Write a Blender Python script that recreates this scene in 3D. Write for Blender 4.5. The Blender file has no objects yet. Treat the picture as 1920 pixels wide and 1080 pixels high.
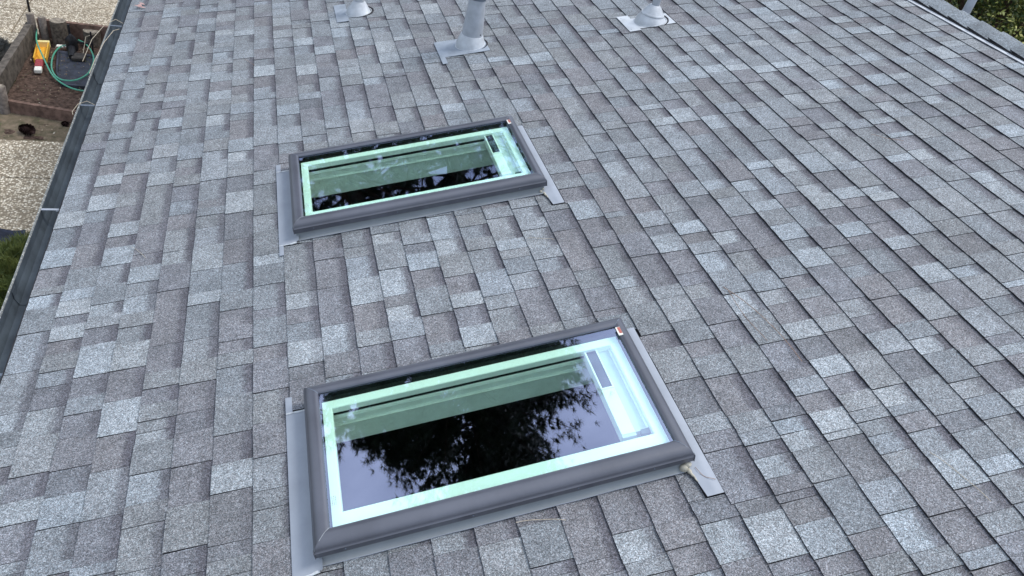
import bpy, bmesh, math, random
from mathutils import Vector, Matrix, noise

# ------------------------------------------------------------------ camera, world, sun, exposure
S = bpy.context.scene
H = 2.5                                   # eave height above the ground
TH = math.radians(14.04)                  # 3 in 12 roof pitch
SI, CO = math.sin(TH), math.cos(TH)

cd = bpy.data.cameras.new('camera')
cam = bpy.data.objects.new('camera', cd)
S.collection.objects.link(cam)
S.camera = cam
cd.sensor_width = 36.0
cd.lens = 26.238
cd.clip_start = 0.05
cd.clip_end = 900.0
cam.matrix_world = Matrix(((0.9499968, 0.0176970, -0.3117576, 1.03788),
                           (-0.2516447, 0.6345115, -0.7308010, 0.0),
                           (0.1848808, 0.7727108, 0.6072373, 5.04743),
                           (0, 0, 0, 1)))

SUN_EL, SUN_AZ = math.radians(60), math.radians(82)     # azimuth clockwise from +Y
w = bpy.data.worlds.new('World')
S.world = w
w.use_nodes = True
nt = w.node_tree
nt.nodes.clear()
out = nt.nodes.new('ShaderNodeOutputWorld')
bg = nt.nodes.new('ShaderNodeBackground')
sky = nt.nodes.new('ShaderNodeTexSky')
sky.sky_type = 'NISHITA'
sky.sun_disc = False
sky.sun_elevation = SUN_EL
sky.sun_rotation = SUN_AZ
sky.air_density = 1.0
sky.dust_density = 2.0
tc = nt.nodes.new('ShaderNodeTexCoord')
mp = nt.nodes.new('ShaderNodeMapping')
mp.inputs['Scale'].default_value = (1, 1, 2.2)
cn = nt.nodes.new('ShaderNodeTexNoise')
cn.inputs['Scale'].default_value = 2.6
cn.inputs['Detail'].default_value = 6
cn.inputs['Roughness'].default_value = 0.55
cr = nt.nodes.new('ShaderNodeValToRGB')
cr.color_ramp.elements[0].position = 0.30
cr.color_ramp.elements[0].color = (0.45, 0.45, 0.45, 1)
cr.color_ramp.elements[1].position = 0.72
cr.color_ramp.elements[1].color = (0.95, 0.95, 0.95, 1)
cm = nt.nodes.new('ShaderNodeMix')
cm.data_type = 'RGBA'
cc = nt.nodes.new('ShaderNodeValToRGB')      # thin overcast, slightly mottled
cc.color_ramp.elements[0].color = (3.9, 4.5, 5.7, 1)
cc.color_ramp.elements[1].color = (9.0, 9.9, 11.2, 1)
cc.color_ramp.elements[0].position = 0.3
cc.color_ramp.elements[1].position = 0.75
L = nt.links
L.new(tc.outputs['Generated'], mp.inputs['Vector'])
L.new(mp.outputs[0], cn.inputs['Vector'])
L.new(cn.outputs[0], cr.inputs[0])
L.new(cn.outputs[0], cc.inputs[0])
# overcast luminance falls from the zenith to the horizon
sp = nt.nodes.new('ShaderNodeSeparateXYZ'); L.new(tc.outputs['Generated'], sp.inputs[0])
gz_ = nt.nodes.new('ShaderNodeMapRange'); L.new(sp.outputs[2], gz_.inputs[0])
gz_.inputs[3].default_value = 0.36; gz_.inputs[4].default_value = 1.12
gm = nt.nodes.new('ShaderNodeVectorMath'); gm.operation = 'SCALE'
L.new(cc.outputs[0], gm.inputs[0]); L.new(gz_.outputs[0], gm.inputs['Scale'])
L.new(cr.outputs[0], cm.inputs[0])
L.new(sky.outputs[0], cm.inputs[6])
L.new(gm.outputs[0], cm.inputs[7])
L.new(cm.outputs[2], bg.inputs[0])
bg.inputs[1].default_value = 0.115
L.new(bg.outputs[0], out.inputs[0])

sl = bpy.data.lights.new('sun', 'SUN')
sun = bpy.data.objects.new('sun', sl)
S.collection.objects.link(sun)
sl.energy = 1.4
sl.angle = math.radians(22)
sl.color = (1.0, 0.965, 0.92)
sdir = Vector((math.sin(SUN_AZ) * math.cos(SUN_EL), math.cos(SUN_AZ) * math.cos(SUN_EL), math.sin(SUN_EL)))
sun.rotation_euler = sdir.to_track_quat('Z', 'Y').to_euler()

S.view_settings.view_transform = 'Standard'
S.view_settings.look = 'None'
S.view_settings.gamma = 1.0
S.view_settings.use_curve_mapping = False
S.view_settings.exposure = 0.84
S.cycles.max_bounces = 10
S.cycles.transparent_max_bounces = 16

COL = S.collection
R = random.Random(7)

# ------------------------------------------------------------------ helpers
class MB:
    """collects faces; build() links them as one mesh object"""
    def __init__(s):
        s.v = []; s.f = []; s.m = []; s.c = []; s.uv = []
    def face(s, pts, mat=0, col=None, uv=None):
        b = len(s.v)
        s.v.extend([tuple(p) for p in pts])
        s.f.append(tuple(range(b, b + len(pts))))
        s.m.append(mat); s.c.append(col); s.uv.append(uv)
    def box(s, x0, x1, y0, y1, z0, z1, mat=0, M=None, col=None):
        P = [Vector(p) for p in ((x0,y0,z0),(x1,y0,z0),(x1,y1,z0),(x0,y1,z0),(x0,y0,z1),(x1,y0,z1),(x1,y1,z1),(x0,y1,z1))]
        if M is not None: P = [M @ p for p in P]
        for q in ((3,2,1,0),(4,5,6,7),(0,1,5,4),(1,2,6,5),(2,3,7,6),(3,0,4,7)):
            s.face([P[i] for i in q], mat, col)
    def tube(s, pts, rad, n=8, mat=0, cap=True, col=None):
        pts = [Vector(p) for p in pts]
        if not hasattr(rad, '__len__'): rad = [rad] * len(pts)
        rings = []; up = None
        for i, p in enumerate(pts):
            t = (pts[min(i+1, len(pts)-1)] - pts[max(i-1, 0)])
            if t.length < 1e-9: t = Vector((0,0,1))
            t.normalize()
            a = t.orthogonal().normalized() if up is None else (up - t * up.dot(t)).normalized()
            up = a
            b = t.cross(a)
            rings.append([p + (a * math.cos(2*math.pi*k/n) + b * math.sin(2*math.pi*k/n)) * rad[i] for k in range(n)])
        s.loft(rings, mat, True, cap, col)
    def loft(s, rings, mat=0, closed=True, cap=False, col=None):
        b = len(s.v); n = len(rings[0])
        for r in rings: s.v.extend([tuple(p) for p in r])
        for i in range(len(rings)-1):
            for k in range(n if closed else n-1):
                k2 = (k+1) % n
                s.f.append((b+i*n+k, b+i*n+k2, b+(i+1)*n+k2, b+(i+1)*n+k)); s.m.append(mat); s.c.append(col); s.uv.append(None)
        if cap and closed:
            s.f.append(tuple(b+k for k in reversed(range(n)))); s.m.append(mat); s.c.append(col); s.uv.append(None)
            e = b+(len(rings)-1)*n
            s.f.append(tuple(e+k for k in range(n))); s.m.append(mat); s.c.append(col); s.uv.append(None)
    def mesh(s, name, mats, smooth=False, org=None, colors=False):
        me = bpy.data.meshes.new(name)
        if org is not None:
            o = Vector(org); vv = [tuple(Vector(p) - o) for p in s.v]
        else: vv = s.v
        me.from_pydata(vv, [], s.f)
        for m in (mats if isinstance(mats, (list, tuple)) else [mats]): me.materials.append(m)
        me.polygons.foreach_set('material_index', s.m)
        if smooth: me.polygons.foreach_set('use_smooth', [True]*len(s.f))
        if colors or any(c is not None for c in s.c):
            at = me.color_attributes.new('tone', 'FLOAT_COLOR', 'CORNER')
            buf = []
            for f, c in zip(s.f, s.c):
                c = c or (0.2, 0.2, 0.2, 0.0)
                if len(c) == 3: c = (*c, 1.0)
                buf.extend(list(c) * len(f))
            at.data.foreach_set('color', buf)
        if any(u is not None for u in s.uv):
            ul = me.uv_layers.new(name='UVMap'); buf = []
            for f, u in zip(s.f, s.uv):
                if u is None: buf.extend([0.0, 0.0]*len(f))
                else:
                    for q in u: buf.extend(q)
            ul.data.foreach_set('uv', buf)
        me.update()
        return me
    def build(s, name, mats, parent=None, smooth=False, org=None, angle=None, bevel=0):
        me = s.mesh(name, mats, smooth, org)
        o = bpy.data.objects.new(name, me)
        COL.objects.link(o)
        if parent is not None: o.parent = parent
        if org is not None: o.location = org
        if smooth:
            me.set_sharp_from_angle(angle=math.radians(angle or 40))
        if bevel:
            bm = bmesh.new(); bm.from_mesh(me)
            bmesh.ops.remove_doubles(bm, verts=bm.verts, dist=1e-5)
            bmesh.ops.bevel(bm, geom=list(bm.edges), offset=bevel, segments=1, affect='EDGES', clamp_overlap=True)
            bm.to_mesh(me); bm.free()
        return o

def empty(name, loc=(0,0,0), rot=(0,0,0), label=None, cat=None, group=None):
    o = bpy.data.objects.new(name, None)
    COL.objects.link(o)
    o.location = loc; o.rotation_euler = rot
    o.empty_display_size = 0.1
    tag(o, label, cat, group)
    return o

def tag(o, label=None, cat=None, group=None, kind=None):
    if label: o['label'] = label
    if cat: o['category'] = cat
    if group: o['group'] = group
    if kind: o['kind'] = kind
    return o

def RW(v, u, n):                     # roof coordinates (up slope, along eave, normal) -> world
    return Vector((v*CO - n*SI, u, H + v*SI + n*CO))

# ------------------------------------------------------------------ materials
def newmat(name):
    m = bpy.data.materials.new(name); m.use_nodes = True
    n = m.node_tree; n.nodes.clear()
    o = n.nodes.new('ShaderNodeOutputMaterial')
    b = n.nodes.new('ShaderNodeBsdfPrincipled')
    n.links.new(b.outputs[0], o.inputs[0])
    return m, n, b

def N(n, t, **kw):
    x = n.nodes.new(t)
    for k, v in kw.items():
        if k in ('operation', 'data_type', 'blend_type', 'feature', 'attribute_name', 'noise_dimensions', 'clamp'): setattr(x, k, v)
        else: x.inputs[k].default_value = v
    return x

def simple(name, col, rough=0.6, spec=0.5, var=0.12, scale=30, metal=0.0, bump=0.0, col2=None, thr=(0.35, 0.65), coord='Object', bscale=None):
    """plain material with two scales of tonal variation"""
    m, n, b = newmat(name)
    tcn = N(n, 'ShaderNodeTexCoord')
    a = N(n, 'ShaderNodeTexNoise', Scale=scale, Detail=5.0, Roughness=0.6)
    n.links.new(tcn.outputs[coord], a.inputs['Vector'])
    r = N(n, 'ShaderNodeValToRGB')
    c2 = col2 or tuple(c*(1-var*1.6) for c in col)
    c1 = tuple(min(1, c*(1+var)) for c in col)
    r.color_ramp.elements[0].position = thr[0]; r.color_ramp.elements[0].color = (*c2, 1)
    r.color_ramp.elements[1].position = thr[1]; r.color_ramp.elements[1].color = (*c1, 1)
    n.links.new(a.outputs[0], r.inputs[0])
    n.links.new(r.outputs[0], b.inputs['Base Color'])
    b.inputs['Roughness'].default_value = rough
    b.inputs['Metallic'].default_value = metal
    b.inputs['Specular IOR Level'].default_value = spec
    if bump:
        a2 = N(n, 'ShaderNodeTexNoise', Scale=bscale or scale*4, Detail=4.0)
        n.links.new(tcn.outputs[coord], a2.inputs['Vector'])
        bp = N(n, 'ShaderNodeBump', Strength=bump, Distance=0.01)
        n.links.new(a2.outputs[0], bp.inputs['Height'])
        n.links.new(bp.outputs[0], b.inputs['Normal'])
    return m

def granule_mat():
    m, n, b = newmat('asphalt_granules')
    lk = n.links.new
    g = N(n, 'ShaderNodeNewGeometry')
    at = N(n, 'ShaderNodeAttribute', attribute_name='tone')
    uvn = N(n, 'ShaderNodeUVMap')
    sx = N(n, 'ShaderNodeSeparateXYZ'); lk(uvn.outputs[0], sx.inputs[0])
    # single granules
    vo = N(n, 'ShaderNodeTexVoronoi', Scale=370.0); lk(g.outputs['Position'], vo.inputs['Vector'])
    vs = N(n, 'ShaderNodeSeparateColor'); lk(vo.outputs['Color'], vs.inputs[0])
    gr = N(n, 'ShaderNodeValToRGB'); lk(vs.outputs[0], gr.inputs[0])
    e = gr.color_ramp.elements
    e[0].position = 0.0; e[0].color = (0.34, 0.34, 0.35, 1)
    e[1].position = 1.0; e[1].color = (1.95, 1.95, 1.95, 1)
    for p_, c_ in ((0.22, 0.57), (0.5, 0.90), (0.78, 1.20), (0.93, 1.60)):
        q = e.new(p_); q.color = (c_, c_, c_, 1)
    # clumps of granules, about 6 mm
    n2 = N(n, 'ShaderNodeTexNoise', Scale=120.0, Detail=3.0, Roughness=0.7); lk(g.outputs['Position'], n2.inputs['Vector'])
    r2 = N(n, 'ShaderNodeMapRange'); lk(n2.outputs[0], r2.inputs[0])
    r2.inputs[1].default_value = 0.3; r2.inputs[2].default_value = 0.7; r2.inputs[3].default_value = 0.68; r2.inputs[4].default_value = 1.32
    # slow weathering
    n3 = N(n, 'ShaderNodeTexNoise', Scale=9.0, Detail=4.0, Roughness=0.6); lk(g.outputs['Position'], n3.inputs['Vector'])
    r3 = N(n, 'ShaderNodeMapRange'); lk(n3.outputs[0], r3.inputs[0])
    r3.inputs[1].default_value = 0.3; r3.inputs[2].default_value = 0.7; r3.inputs[3].default_value = 0.84; r3.inputs[4].default_value = 1.15
    n5 = N(n, 'ShaderNodeTexNoise', Scale=26.0, Detail=3.0, Roughness=0.6, Distortion=0.6); lk(g.outputs['Position'], n5.inputs['Vector'])
    r5 = N(n, 'ShaderNodeMapRange'); lk(n5.outputs[0], r5.inputs[0])
    r5.inputs[1].default_value = 0.3; r5.inputs[2].default_value = 0.7; r5.inputs[3].default_value = 0.90; r5.inputs[4].default_value = 1.10
    m5 = N(n, 'ShaderNodeMath', operation='MULTIPLY'); lk(r3.outputs[0], m5.inputs[0]); lk(r5.outputs[0], m5.inputs[1]); r3 = m5
    n6 = N(n, 'ShaderNodeTexNoise', Scale=1.1, Detail=4.0, Roughness=0.55); lk(g.outputs['Position'], n6.inputs['Vector'])
    r6 = N(n, 'ShaderNodeMapRange'); lk(n6.outputs[0], r6.inputs[0])
    r6.inputs[1].default_value = 0.3; r6.inputs[2].default_value = 0.7; r6.inputs[3].default_value = 0.92; r6.inputs[4].default_value = 1.08
    m6 = N(n, 'ShaderNodeMath', operation='MULTIPLY'); lk(r3.outputs[0], m6.inputs[0]); lk(r6.outputs[0], m6.inputs[1]); r3 = m6
    mm = N(n, 'ShaderNodeMath', operation='MULTIPLY'); lk(r2.outputs[0], mm.inputs[0]); lk(r3.outputs[0], mm.inputs[1])
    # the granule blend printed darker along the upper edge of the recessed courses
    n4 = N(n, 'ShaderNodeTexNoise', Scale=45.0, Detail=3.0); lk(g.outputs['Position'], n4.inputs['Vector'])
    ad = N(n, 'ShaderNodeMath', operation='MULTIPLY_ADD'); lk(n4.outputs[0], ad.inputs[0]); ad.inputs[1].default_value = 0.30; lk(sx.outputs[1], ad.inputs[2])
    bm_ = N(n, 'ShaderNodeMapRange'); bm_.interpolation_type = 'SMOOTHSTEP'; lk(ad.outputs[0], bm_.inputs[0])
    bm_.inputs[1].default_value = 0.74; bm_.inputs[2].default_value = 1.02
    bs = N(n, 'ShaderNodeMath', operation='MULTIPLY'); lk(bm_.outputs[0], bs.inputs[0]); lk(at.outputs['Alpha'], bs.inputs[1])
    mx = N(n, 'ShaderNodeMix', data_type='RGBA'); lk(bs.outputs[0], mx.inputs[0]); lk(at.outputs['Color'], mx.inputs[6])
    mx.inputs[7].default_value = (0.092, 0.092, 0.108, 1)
    # hue scatter between granules
    hu = N(n, 'ShaderNodeMix', data_type='RGBA', blend_type='MULTIPLY'); hu.inputs[0].default_value = 1.0
    hr = N(n, 'ShaderNodeValToRGB'); lk(vs.outputs[1], hr.inputs[0])
    hr.color_ramp.elements[0].color = (1.06, 0.985, 0.96, 1); hr.color_ramp.elements[1].color = (0.95, 1.01, 1.04, 1)
    lk(mx.outputs[2], hu.inputs[6]); lk(hr.outputs[0], hu.inputs[7])
    v1 = N(n, 'ShaderNodeVectorMath', operation='MULTIPLY'); lk(hu.outputs[2], v1.inputs[0]); lk(gr.outputs[0], v1.inputs[1])
    v2 = N(n, 'ShaderNodeVectorMath', operation='SCALE'); lk(v1.outputs[0], v2.inputs[0]); lk(mm.outputs[0], v2.inputs['Scale'])
    lk(v2.outputs[0], b.inputs['Base Color'])
    b.inputs['Roughness'].default_value = 0.75
    b.inputs['Specular IOR Level'].default_value = 0.4
    bp = N(n, 'ShaderNodeBump', Strength=0.5, Distance=0.0012); lk(vs.outputs[0], bp.inputs['Height']); lk(bp.outputs[0], b.inputs['Normal'])
    return m

def glass_mat(name, tint, refl, rough=0.0):
    m = bpy.data.materials.new(name); m.use_nodes = True
    n = m.node_tree; n.nodes.clear()
    o = n.nodes.new('ShaderNodeOutputMaterial')
    t = N(n, 'ShaderNodeBsdfTransparent'); t.inputs[0].default_value = (*tint, 1)
    g = N(n, 'ShaderNodeBsdfGlossy'); g.inputs['Roughness'].default_value = rough; g.inputs[0].default_value = (0.64, 0.68, 1.0, 1)
    f = N(n, 'ShaderNodeFresnel'); f.inputs[0].default_value = 1.45
    a = N(n, 'ShaderNodeMath', operation='MULTIPLY_ADD'); a.inputs[1].default_value = 1.6; a.inputs[2].default_value = refl
    c = N(n, 'ShaderNodeVectorMath', operation='SCALE'); c.inputs[0].default_value = (0.62, 0.68, 0.95)
    x = N(n, 'ShaderNodeAddShader')
    lk = n.links.new
    lk(f.outputs[0], a.inputs[0]); lk(a.outputs[0], c.inputs['Scale']); lk(c.outputs[0], g.inputs[0])
    lk(t.outputs[0], x.inputs[0]); lk(g.outputs[0], x.inputs[1]); lk(x.outputs[0], o.inputs[0])
    return m

def attr_mat(name, rough=0.6, spec=0.3, var=0.2, scale=20.0, transl=False):
    """colour from the mesh's own 'tone' attribute (leaf by leaf, stone by stone)"""
    m, n, b = newmat(name)
    at = N(n, 'ShaderNodeAttribute', attribute_name='tone')
    g = N(n, 'ShaderNodeNewGeometry')
    a = N(n, 'ShaderNodeTexNoise', Scale=scale, Detail=3.0); n.links.new(g.outputs['Position'], a.inputs['Vector'])
    r = N(n, 'ShaderNodeMapRange'); n.links.new(a.outputs[0], r.inputs[0]); r.inputs[3].default_value = 1-var*1.5; r.inputs[4].default_value = 1+var*1.5
    v = N(n, 'ShaderNodeVectorMath', operation='SCALE'); n.links.new(at.outputs['Color'], v.inputs[0]); n.links.new(r.outputs[0], v.inputs['Scale'])
    n.links.new(v.outputs[0], b.inputs['Base Color'])
    b.inputs['Roughness'].default_value = rough; b.inputs['Specular IOR Level'].default_value = spec
    return m

def pebble_mat():
    """exposed aggregate concrete: pale and tan pebbles in grey mortar"""
    m, n, b = newmat('exposed_aggregate')
    lk = n.links.new
    g = N(n, 'ShaderNodeNewGeometry')
    vo = N(n, 'ShaderNodeTexVoronoi', Scale=44.0); lk(g.outputs['Position'], vo.inputs['Vector'])
    vs = N(n, 'ShaderNodeSeparateColor'); lk(vo.outputs['Color'], vs.inputs[0])
    r = N(n, 'ShaderNodeValToRGB'); lk(vs.outputs[0], r.inputs[0]); e = r.color_ramp.elements
    e[0].color = (0.13, 0.10, 0.065, 1); e[1].color = (0.86, 0.80, 0.66, 1)
    for p_, c_ in ((0.3, (0.42, 0.355, 0.26)), (0.6, (0.60, 0.525, 0.40)), (0.85, (0.76, 0.69, 0.56))):
        q = e.new(p_); q.color = (*c_, 1)
    d = N(n, 'ShaderNodeMapRange'); lk(vo.outputs['Distance'], d.inputs[0]); d.inputs[1].default_value = 0.35; d.inputs[2].default_value = 0.62
    mx = N(n, 'ShaderNodeMix', data_type='RGBA'); lk(d.outputs[0], mx.inputs[0]); lk(r.outputs[0], mx.inputs[6]); mx.inputs[7].default_value = (0.22, 0.18, 0.125, 1)
    n3 = N(n, 'ShaderNodeTexNoise', Scale=1.7, Detail=5.0); lk(g.outputs['Position'], n3.inputs['Vector'])
    r3 = N(n, 'ShaderNodeMapRange'); lk(n3.outputs[0], r3.inputs[0]); r3.inputs[1].default_value = 0.3; r3.inputs[2].default_value = 0.7; r3.inputs[3].default_value = 0.90; r3.inputs[4].default_value = 1.28
    v = N(n, 'ShaderNodeVectorMath', operation='SCALE'); lk(mx.outputs[2], v.inputs[0]); lk(r3.outputs[0], v.inputs['Scale'])
    lk(v.outputs[0], b.inputs['Base Color']); b.inputs['Roughness'].default_value = 0.8
    bp = N(n, 'ShaderNodeBump', Strength=0.8, Distance=0.006); bp.invert = True; lk(vo.outputs['Distance'], bp.inputs['Height']); lk(bp.outputs[0], b.inputs['Normal'])
    return m

M = {}
M['gran'] = granule_mat()
M['asph'] = simple('asphalt_edge', (0.042, 0.042, 0.047), 0.9, 0.2, 0.3, 80)
M['deck'] = simple('roof_felt', (0.035, 0.035, 0.038), 0.9, 0.2, 0.2, 20)
M['clad'] = simple('painted_cladding', (0.082, 0.087, 0.108), 0.30, 0.75, 0.12, 4, bump=0.05, bscale=60)
M['flash'] = simple('flashing_metal', (0.295, 0.325, 0.372), 0.45, 0.5, 0.06, 7, bump=0.08, bscale=14)
M['apron'] = simple('apron_metal', (0.25, 0.275, 0.29), 0.5, 0.4, 0.05, 9, bump=0.08, bscale=14)
M['plate'] = simple('dull_base_flashing', (0.275, 0.315, 0.365), 0.55, 0.4, 0.12, 10, bump=0.1, bscale=18)
M['vent'] = simple('vent_metal', (0.40, 0.43, 0.47), 0.38, 0.5, 0.10, 12, bump=0.1, bscale=18)
M['galv'] = simple('bright_flashing', (0.50, 0.53, 0.56), 0.4, 0.6, 0.10, 14, bump=0.15, bscale=30)
M['collar'] = simple('storm_collar', (0.16, 0.19, 0.235), 0.5, 0.4, 0.1, 20)
M['black'] = simple('black_gasket', (0.006, 0.007, 0.008), 0.6, 0.3, 0.2, 30)
M['white'] = simple('white_sash_paint', (0.90, 0.90, 0.88), 0.45, 0.4, 0.015, 9)
M['trim'] = simple('shaft_paint', (0.78, 0.78, 0.75), 0.6, 0.3, 0.05, 14)
M['channel'] = simple('blind_channel', (0.60, 0.63, 0.66), 0.4, 0.4, 0.03, 14)
M['dark'] = simple('dark_end_cap', (0.10, 0.11, 0.12), 0.5, 0.4, 0.05, 30)
M['panel'] = simple('solar_cell', (0.008, 0.010, 0.016), 0.15, 0.6, 0.2, 30)
M['glass'] = glass_mat('skylight_glass', (0.62, 0.77, 0.67), 0.285, 0.012)
M['glass2'] = bpy.data.materials.new('inner_glass_face'); M['glass2'].use_nodes = True
_n = M['glass2'].node_tree; _n.nodes.clear(); _o = _n.nodes.new('ShaderNodeOutputMaterial'); _t = _n.nodes.new('ShaderNodeBsdfTransparent'); _t.inputs[0].default_value = (0.98, 0.99, 0.985, 1); _n.links.new(_t.outputs[0], _o.inputs[0])
M['caulk'] = simple('old_sealant', (0.50, 0.47, 0.38), 0.7, 0.3, 0.15, 60, bump=0.4, bscale=120)
M['bead'] = simple('clear_sealant', (0.55, 0.58, 0.60), 0.35, 0.5, 0.1, 90, bump=0.3, bscale=160)
M['red'] = simple('red_print', (0.42, 0.13, 0.10), 0.5, 0.4, 0.1, 40)
M['gutter'] = simple('gutter_paint', (0.075, 0.095, 0.115), 0.45, 0.5, 0.22, 5, bump=0.1, bscale=20)
M['lip'] = simple('gutter_lip_lichen', (0.13, 0.14, 0.14), 0.8, 0.3, 0.2, 110, col2=(0.50, 0.50, 0.46), thr=(0.36, 0.46))
M['wallp'] = simple('house_wall', (0.46, 0.43, 0.38), 0.8, 0.3, 0.05, 6)
M['room'] = simple('room_paint', (0.09, 0.085, 0.08), 0.9, 0.1, 0.1, 3)
M['floorw'] = simple('room_floor', (0.030, 0.026, 0.022), 0.7, 0.1, 0.2, 6)
M['wood'] = simple('weathered_board', (0.18, 0.115, 0.09), 0.85, 0.2, 0.25, 14, bump=0.4, bscale=50)
M['woodg'] = simple('grey_weathered_board', (0.115, 0.10, 0.085), 0.85, 0.2, 0.3, 12, bump=0.4, bscale=60)
M['post'] = simple('grey_post', (0.22, 0.19, 0.17), 0.85, 0.2, 0.25, 22, bump=0.4, bscale=60)
M['soil'] = simple('bed_soil', (0.098, 0.066, 0.052), 0.95, 0.1, 0.35, 22, bump=0.8, bscale=80)
M['soil2'] = simple('trodden_soil', (0.17, 0.132, 0.095), 0.95, 0.1, 0.3, 9, col2=(0.098, 0.088, 0.056), bump=0.7, bscale=90)
M['peb'] = pebble_mat()
M['joint'] = simple('joint_sand', (0.13, 0.10, 0.08), 0.95, 0.1, 0.2, 30)
M['lawn'] = simple('ground_cover', (0.075, 0.085, 0.040), 0.95, 0.1, 0.4, 3, bump=0.5, bscale=30)
M['yellow'] = simple('yellow_plastic', (0.80, 0.44, 0.05), 0.45, 0.4, 0.08, 20)
M['yrim'] = simple('pale_yellow_plastic', (0.88, 0.74, 0.33), 0.45, 0.4, 0.05, 20)
M['redp'] = simple('red_plastic', (0.33, 0.05, 0.055), 0.45, 0.4, 0.15, 30)
M['whp'] = simple('white_plastic', (0.80, 0.78, 0.70), 0.5, 0.4, 0.04, 20)
M['hose'] = simple('green_hose', (0.085, 0.36, 0.24), 0.4, 0.5, 0.12, 30)
M['mat_'] = simple('black_rubber_mat', (0.040, 0.045, 0.062), 0.6, 0.4, 0.3, 7, bump=0.2, bscale=30)
M['blackp'] = simple('black_plastic', (0.012, 0.012, 0.015), 0.5, 0.4, 0.3, 30)
M['umber'] = simple('dark_weathered_plastic', (0.055, 0.048, 0.042), 0.7, 0.3, 0.35, 20)
M['stump'] = simple('old_stump', (0.135, 0.115, 0.095), 0.9, 0.1, 0.35, 18, bump=0.6, bscale=60)
M['cut'] = simple('cut_wood_face', (0.27, 0.235, 0.19), 0.9, 0.1, 0.35, 28, bump=0.3)
M['cone'] = simple('pine_cone_scales', (0.040, 0.022, 0.022), 0.8, 0.2, 0.4, 40)
M['tarp'] = simple('navy_tarp', (0.018, 0.024, 0.045), 0.6, 0.3, 0.3, 12, bump=0.3, bscale=8)
M['bark'] = simple('pine_bark', (0.085, 0.060, 0.045), 0.95, 0.1, 0.35, 9, bump=0.8, bscale=20)
M['leaf'] = attr_mat('leaf_tones', 0.55, 0.3, 0.2, 3.0)
M['straw'] = simple('dry_needle', (0.30, 0.19, 0.13), 0.7, 0.2, 0.2, 60)
M['straw2'] = simple('pale_dry_twig', (0.46, 0.40, 0.31), 0.7, 0.2, 0.2, 60)
M['ridgem'] = simple('ridge_vent_metal', (0.62, 0.64, 0.67), 0.4, 0.5, 0.06, 30)

# ------------------------------------------------------------------ the ground and the yard surfaces
b = MB(); b.face([(-250,-250,-0.06),(250,-250,-0.06),(250,250,-0.06),(-250,250,-0.06)])
tag(b.build('ground', M['lawn']), kind='structure')

def sheet(name, x0, x1, y0, y1, z, nx, ny, amp, fr, mat, edge=0.0):
    b = MB(); g = []
    for j in range(ny+1):
        row = []
        for i in range(nx+1):
            x = x0+(x1-x0)*i/nx; y = y0+(y1-y0)*j/ny
            e = edge*noise.noise(Vector((x*5, y*5, 3))) if j in (0, ny) else 0
            row.append(Vector((x, y+e, z+amp*noise.fractal(Vector((x*fr, y*fr, 0)), 1.0, 2.0, 4))))
        g.append(row)
    b.loft(g, 0, False)
    return b.build(name, mat, smooth=True, angle=80)
so = sheet('soil', -2.06, 0.38, 9.0, 12.05, -0.012, 60, 75, 0.022, 3.5, M['soil'], 0.02)
tag(so, kind='structure')
so2 = sheet('path', -6.0, 0.38, 8.93, 9.66, -0.004, 120, 20, 0.010, 4.0, M['soil2'], 0.03)
tag(so2, kind='structure')

# exposed aggregate slabs
pat = empty('patio', (0, 0, 0)); pat['kind'] = 'structure'
b = MB(); b.face([(-9,-4,-0.035),(0.40,-4,-0.035),(0.40,8.97,-0.035),(-9,8.97,-0.035)])
b.face([(-9,12.08,-0.035),(0.40,12.08,-0.035),(0.40,24,-0.035),(-9,24,-0.035)])
b.face([(-9,9.64,-0.035),(-2.2,9.64,-0.035),(-2.2,12.08,-0.035),(-9,12.08,-0.035)])
b.build('slab_joint_bed', M['joint'], pat)
def slab(x0, x1, y0, y1):
    b = MB(); g = 0.006
    b.box(x0+g, x1-g, y0+g, y1-g, -0.05, 0.0 + R.uniform(-0.002, 0.002))
    b.build('paving_slab', M['peb'], pat, org=((x0+x1)/2, (y0+y1)/2, 0), bevel=0.006)
for y0, y1 in ((-4,-1.7),(-1.7,0.6),(0.6,3.1),(3.1,5.6),(5.6,8.14),(8.14,8.96)):
    for x0, x1 in ((-8.6,-5.4),(-5.4,-2.5),(-2.5,0.39)): slab(x0, x1, y0, y1)
for y0, y1 in ((12.09,13.02),(13.02,15.2),(15.2,17.6),(17.6,20)):
    for x0, x1 in ((-8.6,-5.4),(-5.4,-2.42),(-2.42,0.39)): slab(x0, x1, y0, y1)
for y0, y1 in ((9.68,11.1),(11.1,12.085)):
    for x0, x1 in ((-8.6,-5.4),(-5.4,-2.24)): slab(x0, x1, y0, y1)

# ------------------------------------------------------------------ the house
house = empty('house', (0, 0, 0), label='long low house with a grey three-tone shingle roof, dark gutter and two skylights', cat='house')
RY0, RY1 = -1.6, 12.0
VR = 5.835                                                 # ridge
X_EAVE2 = 2*VR*CO
roof = bpy.data.objects.new('roof', None); COL.objects.link(roof); roof.parent = house
roof.location = (0, 0, H); roof.rotation_euler = (0, -TH, 0)
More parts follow.
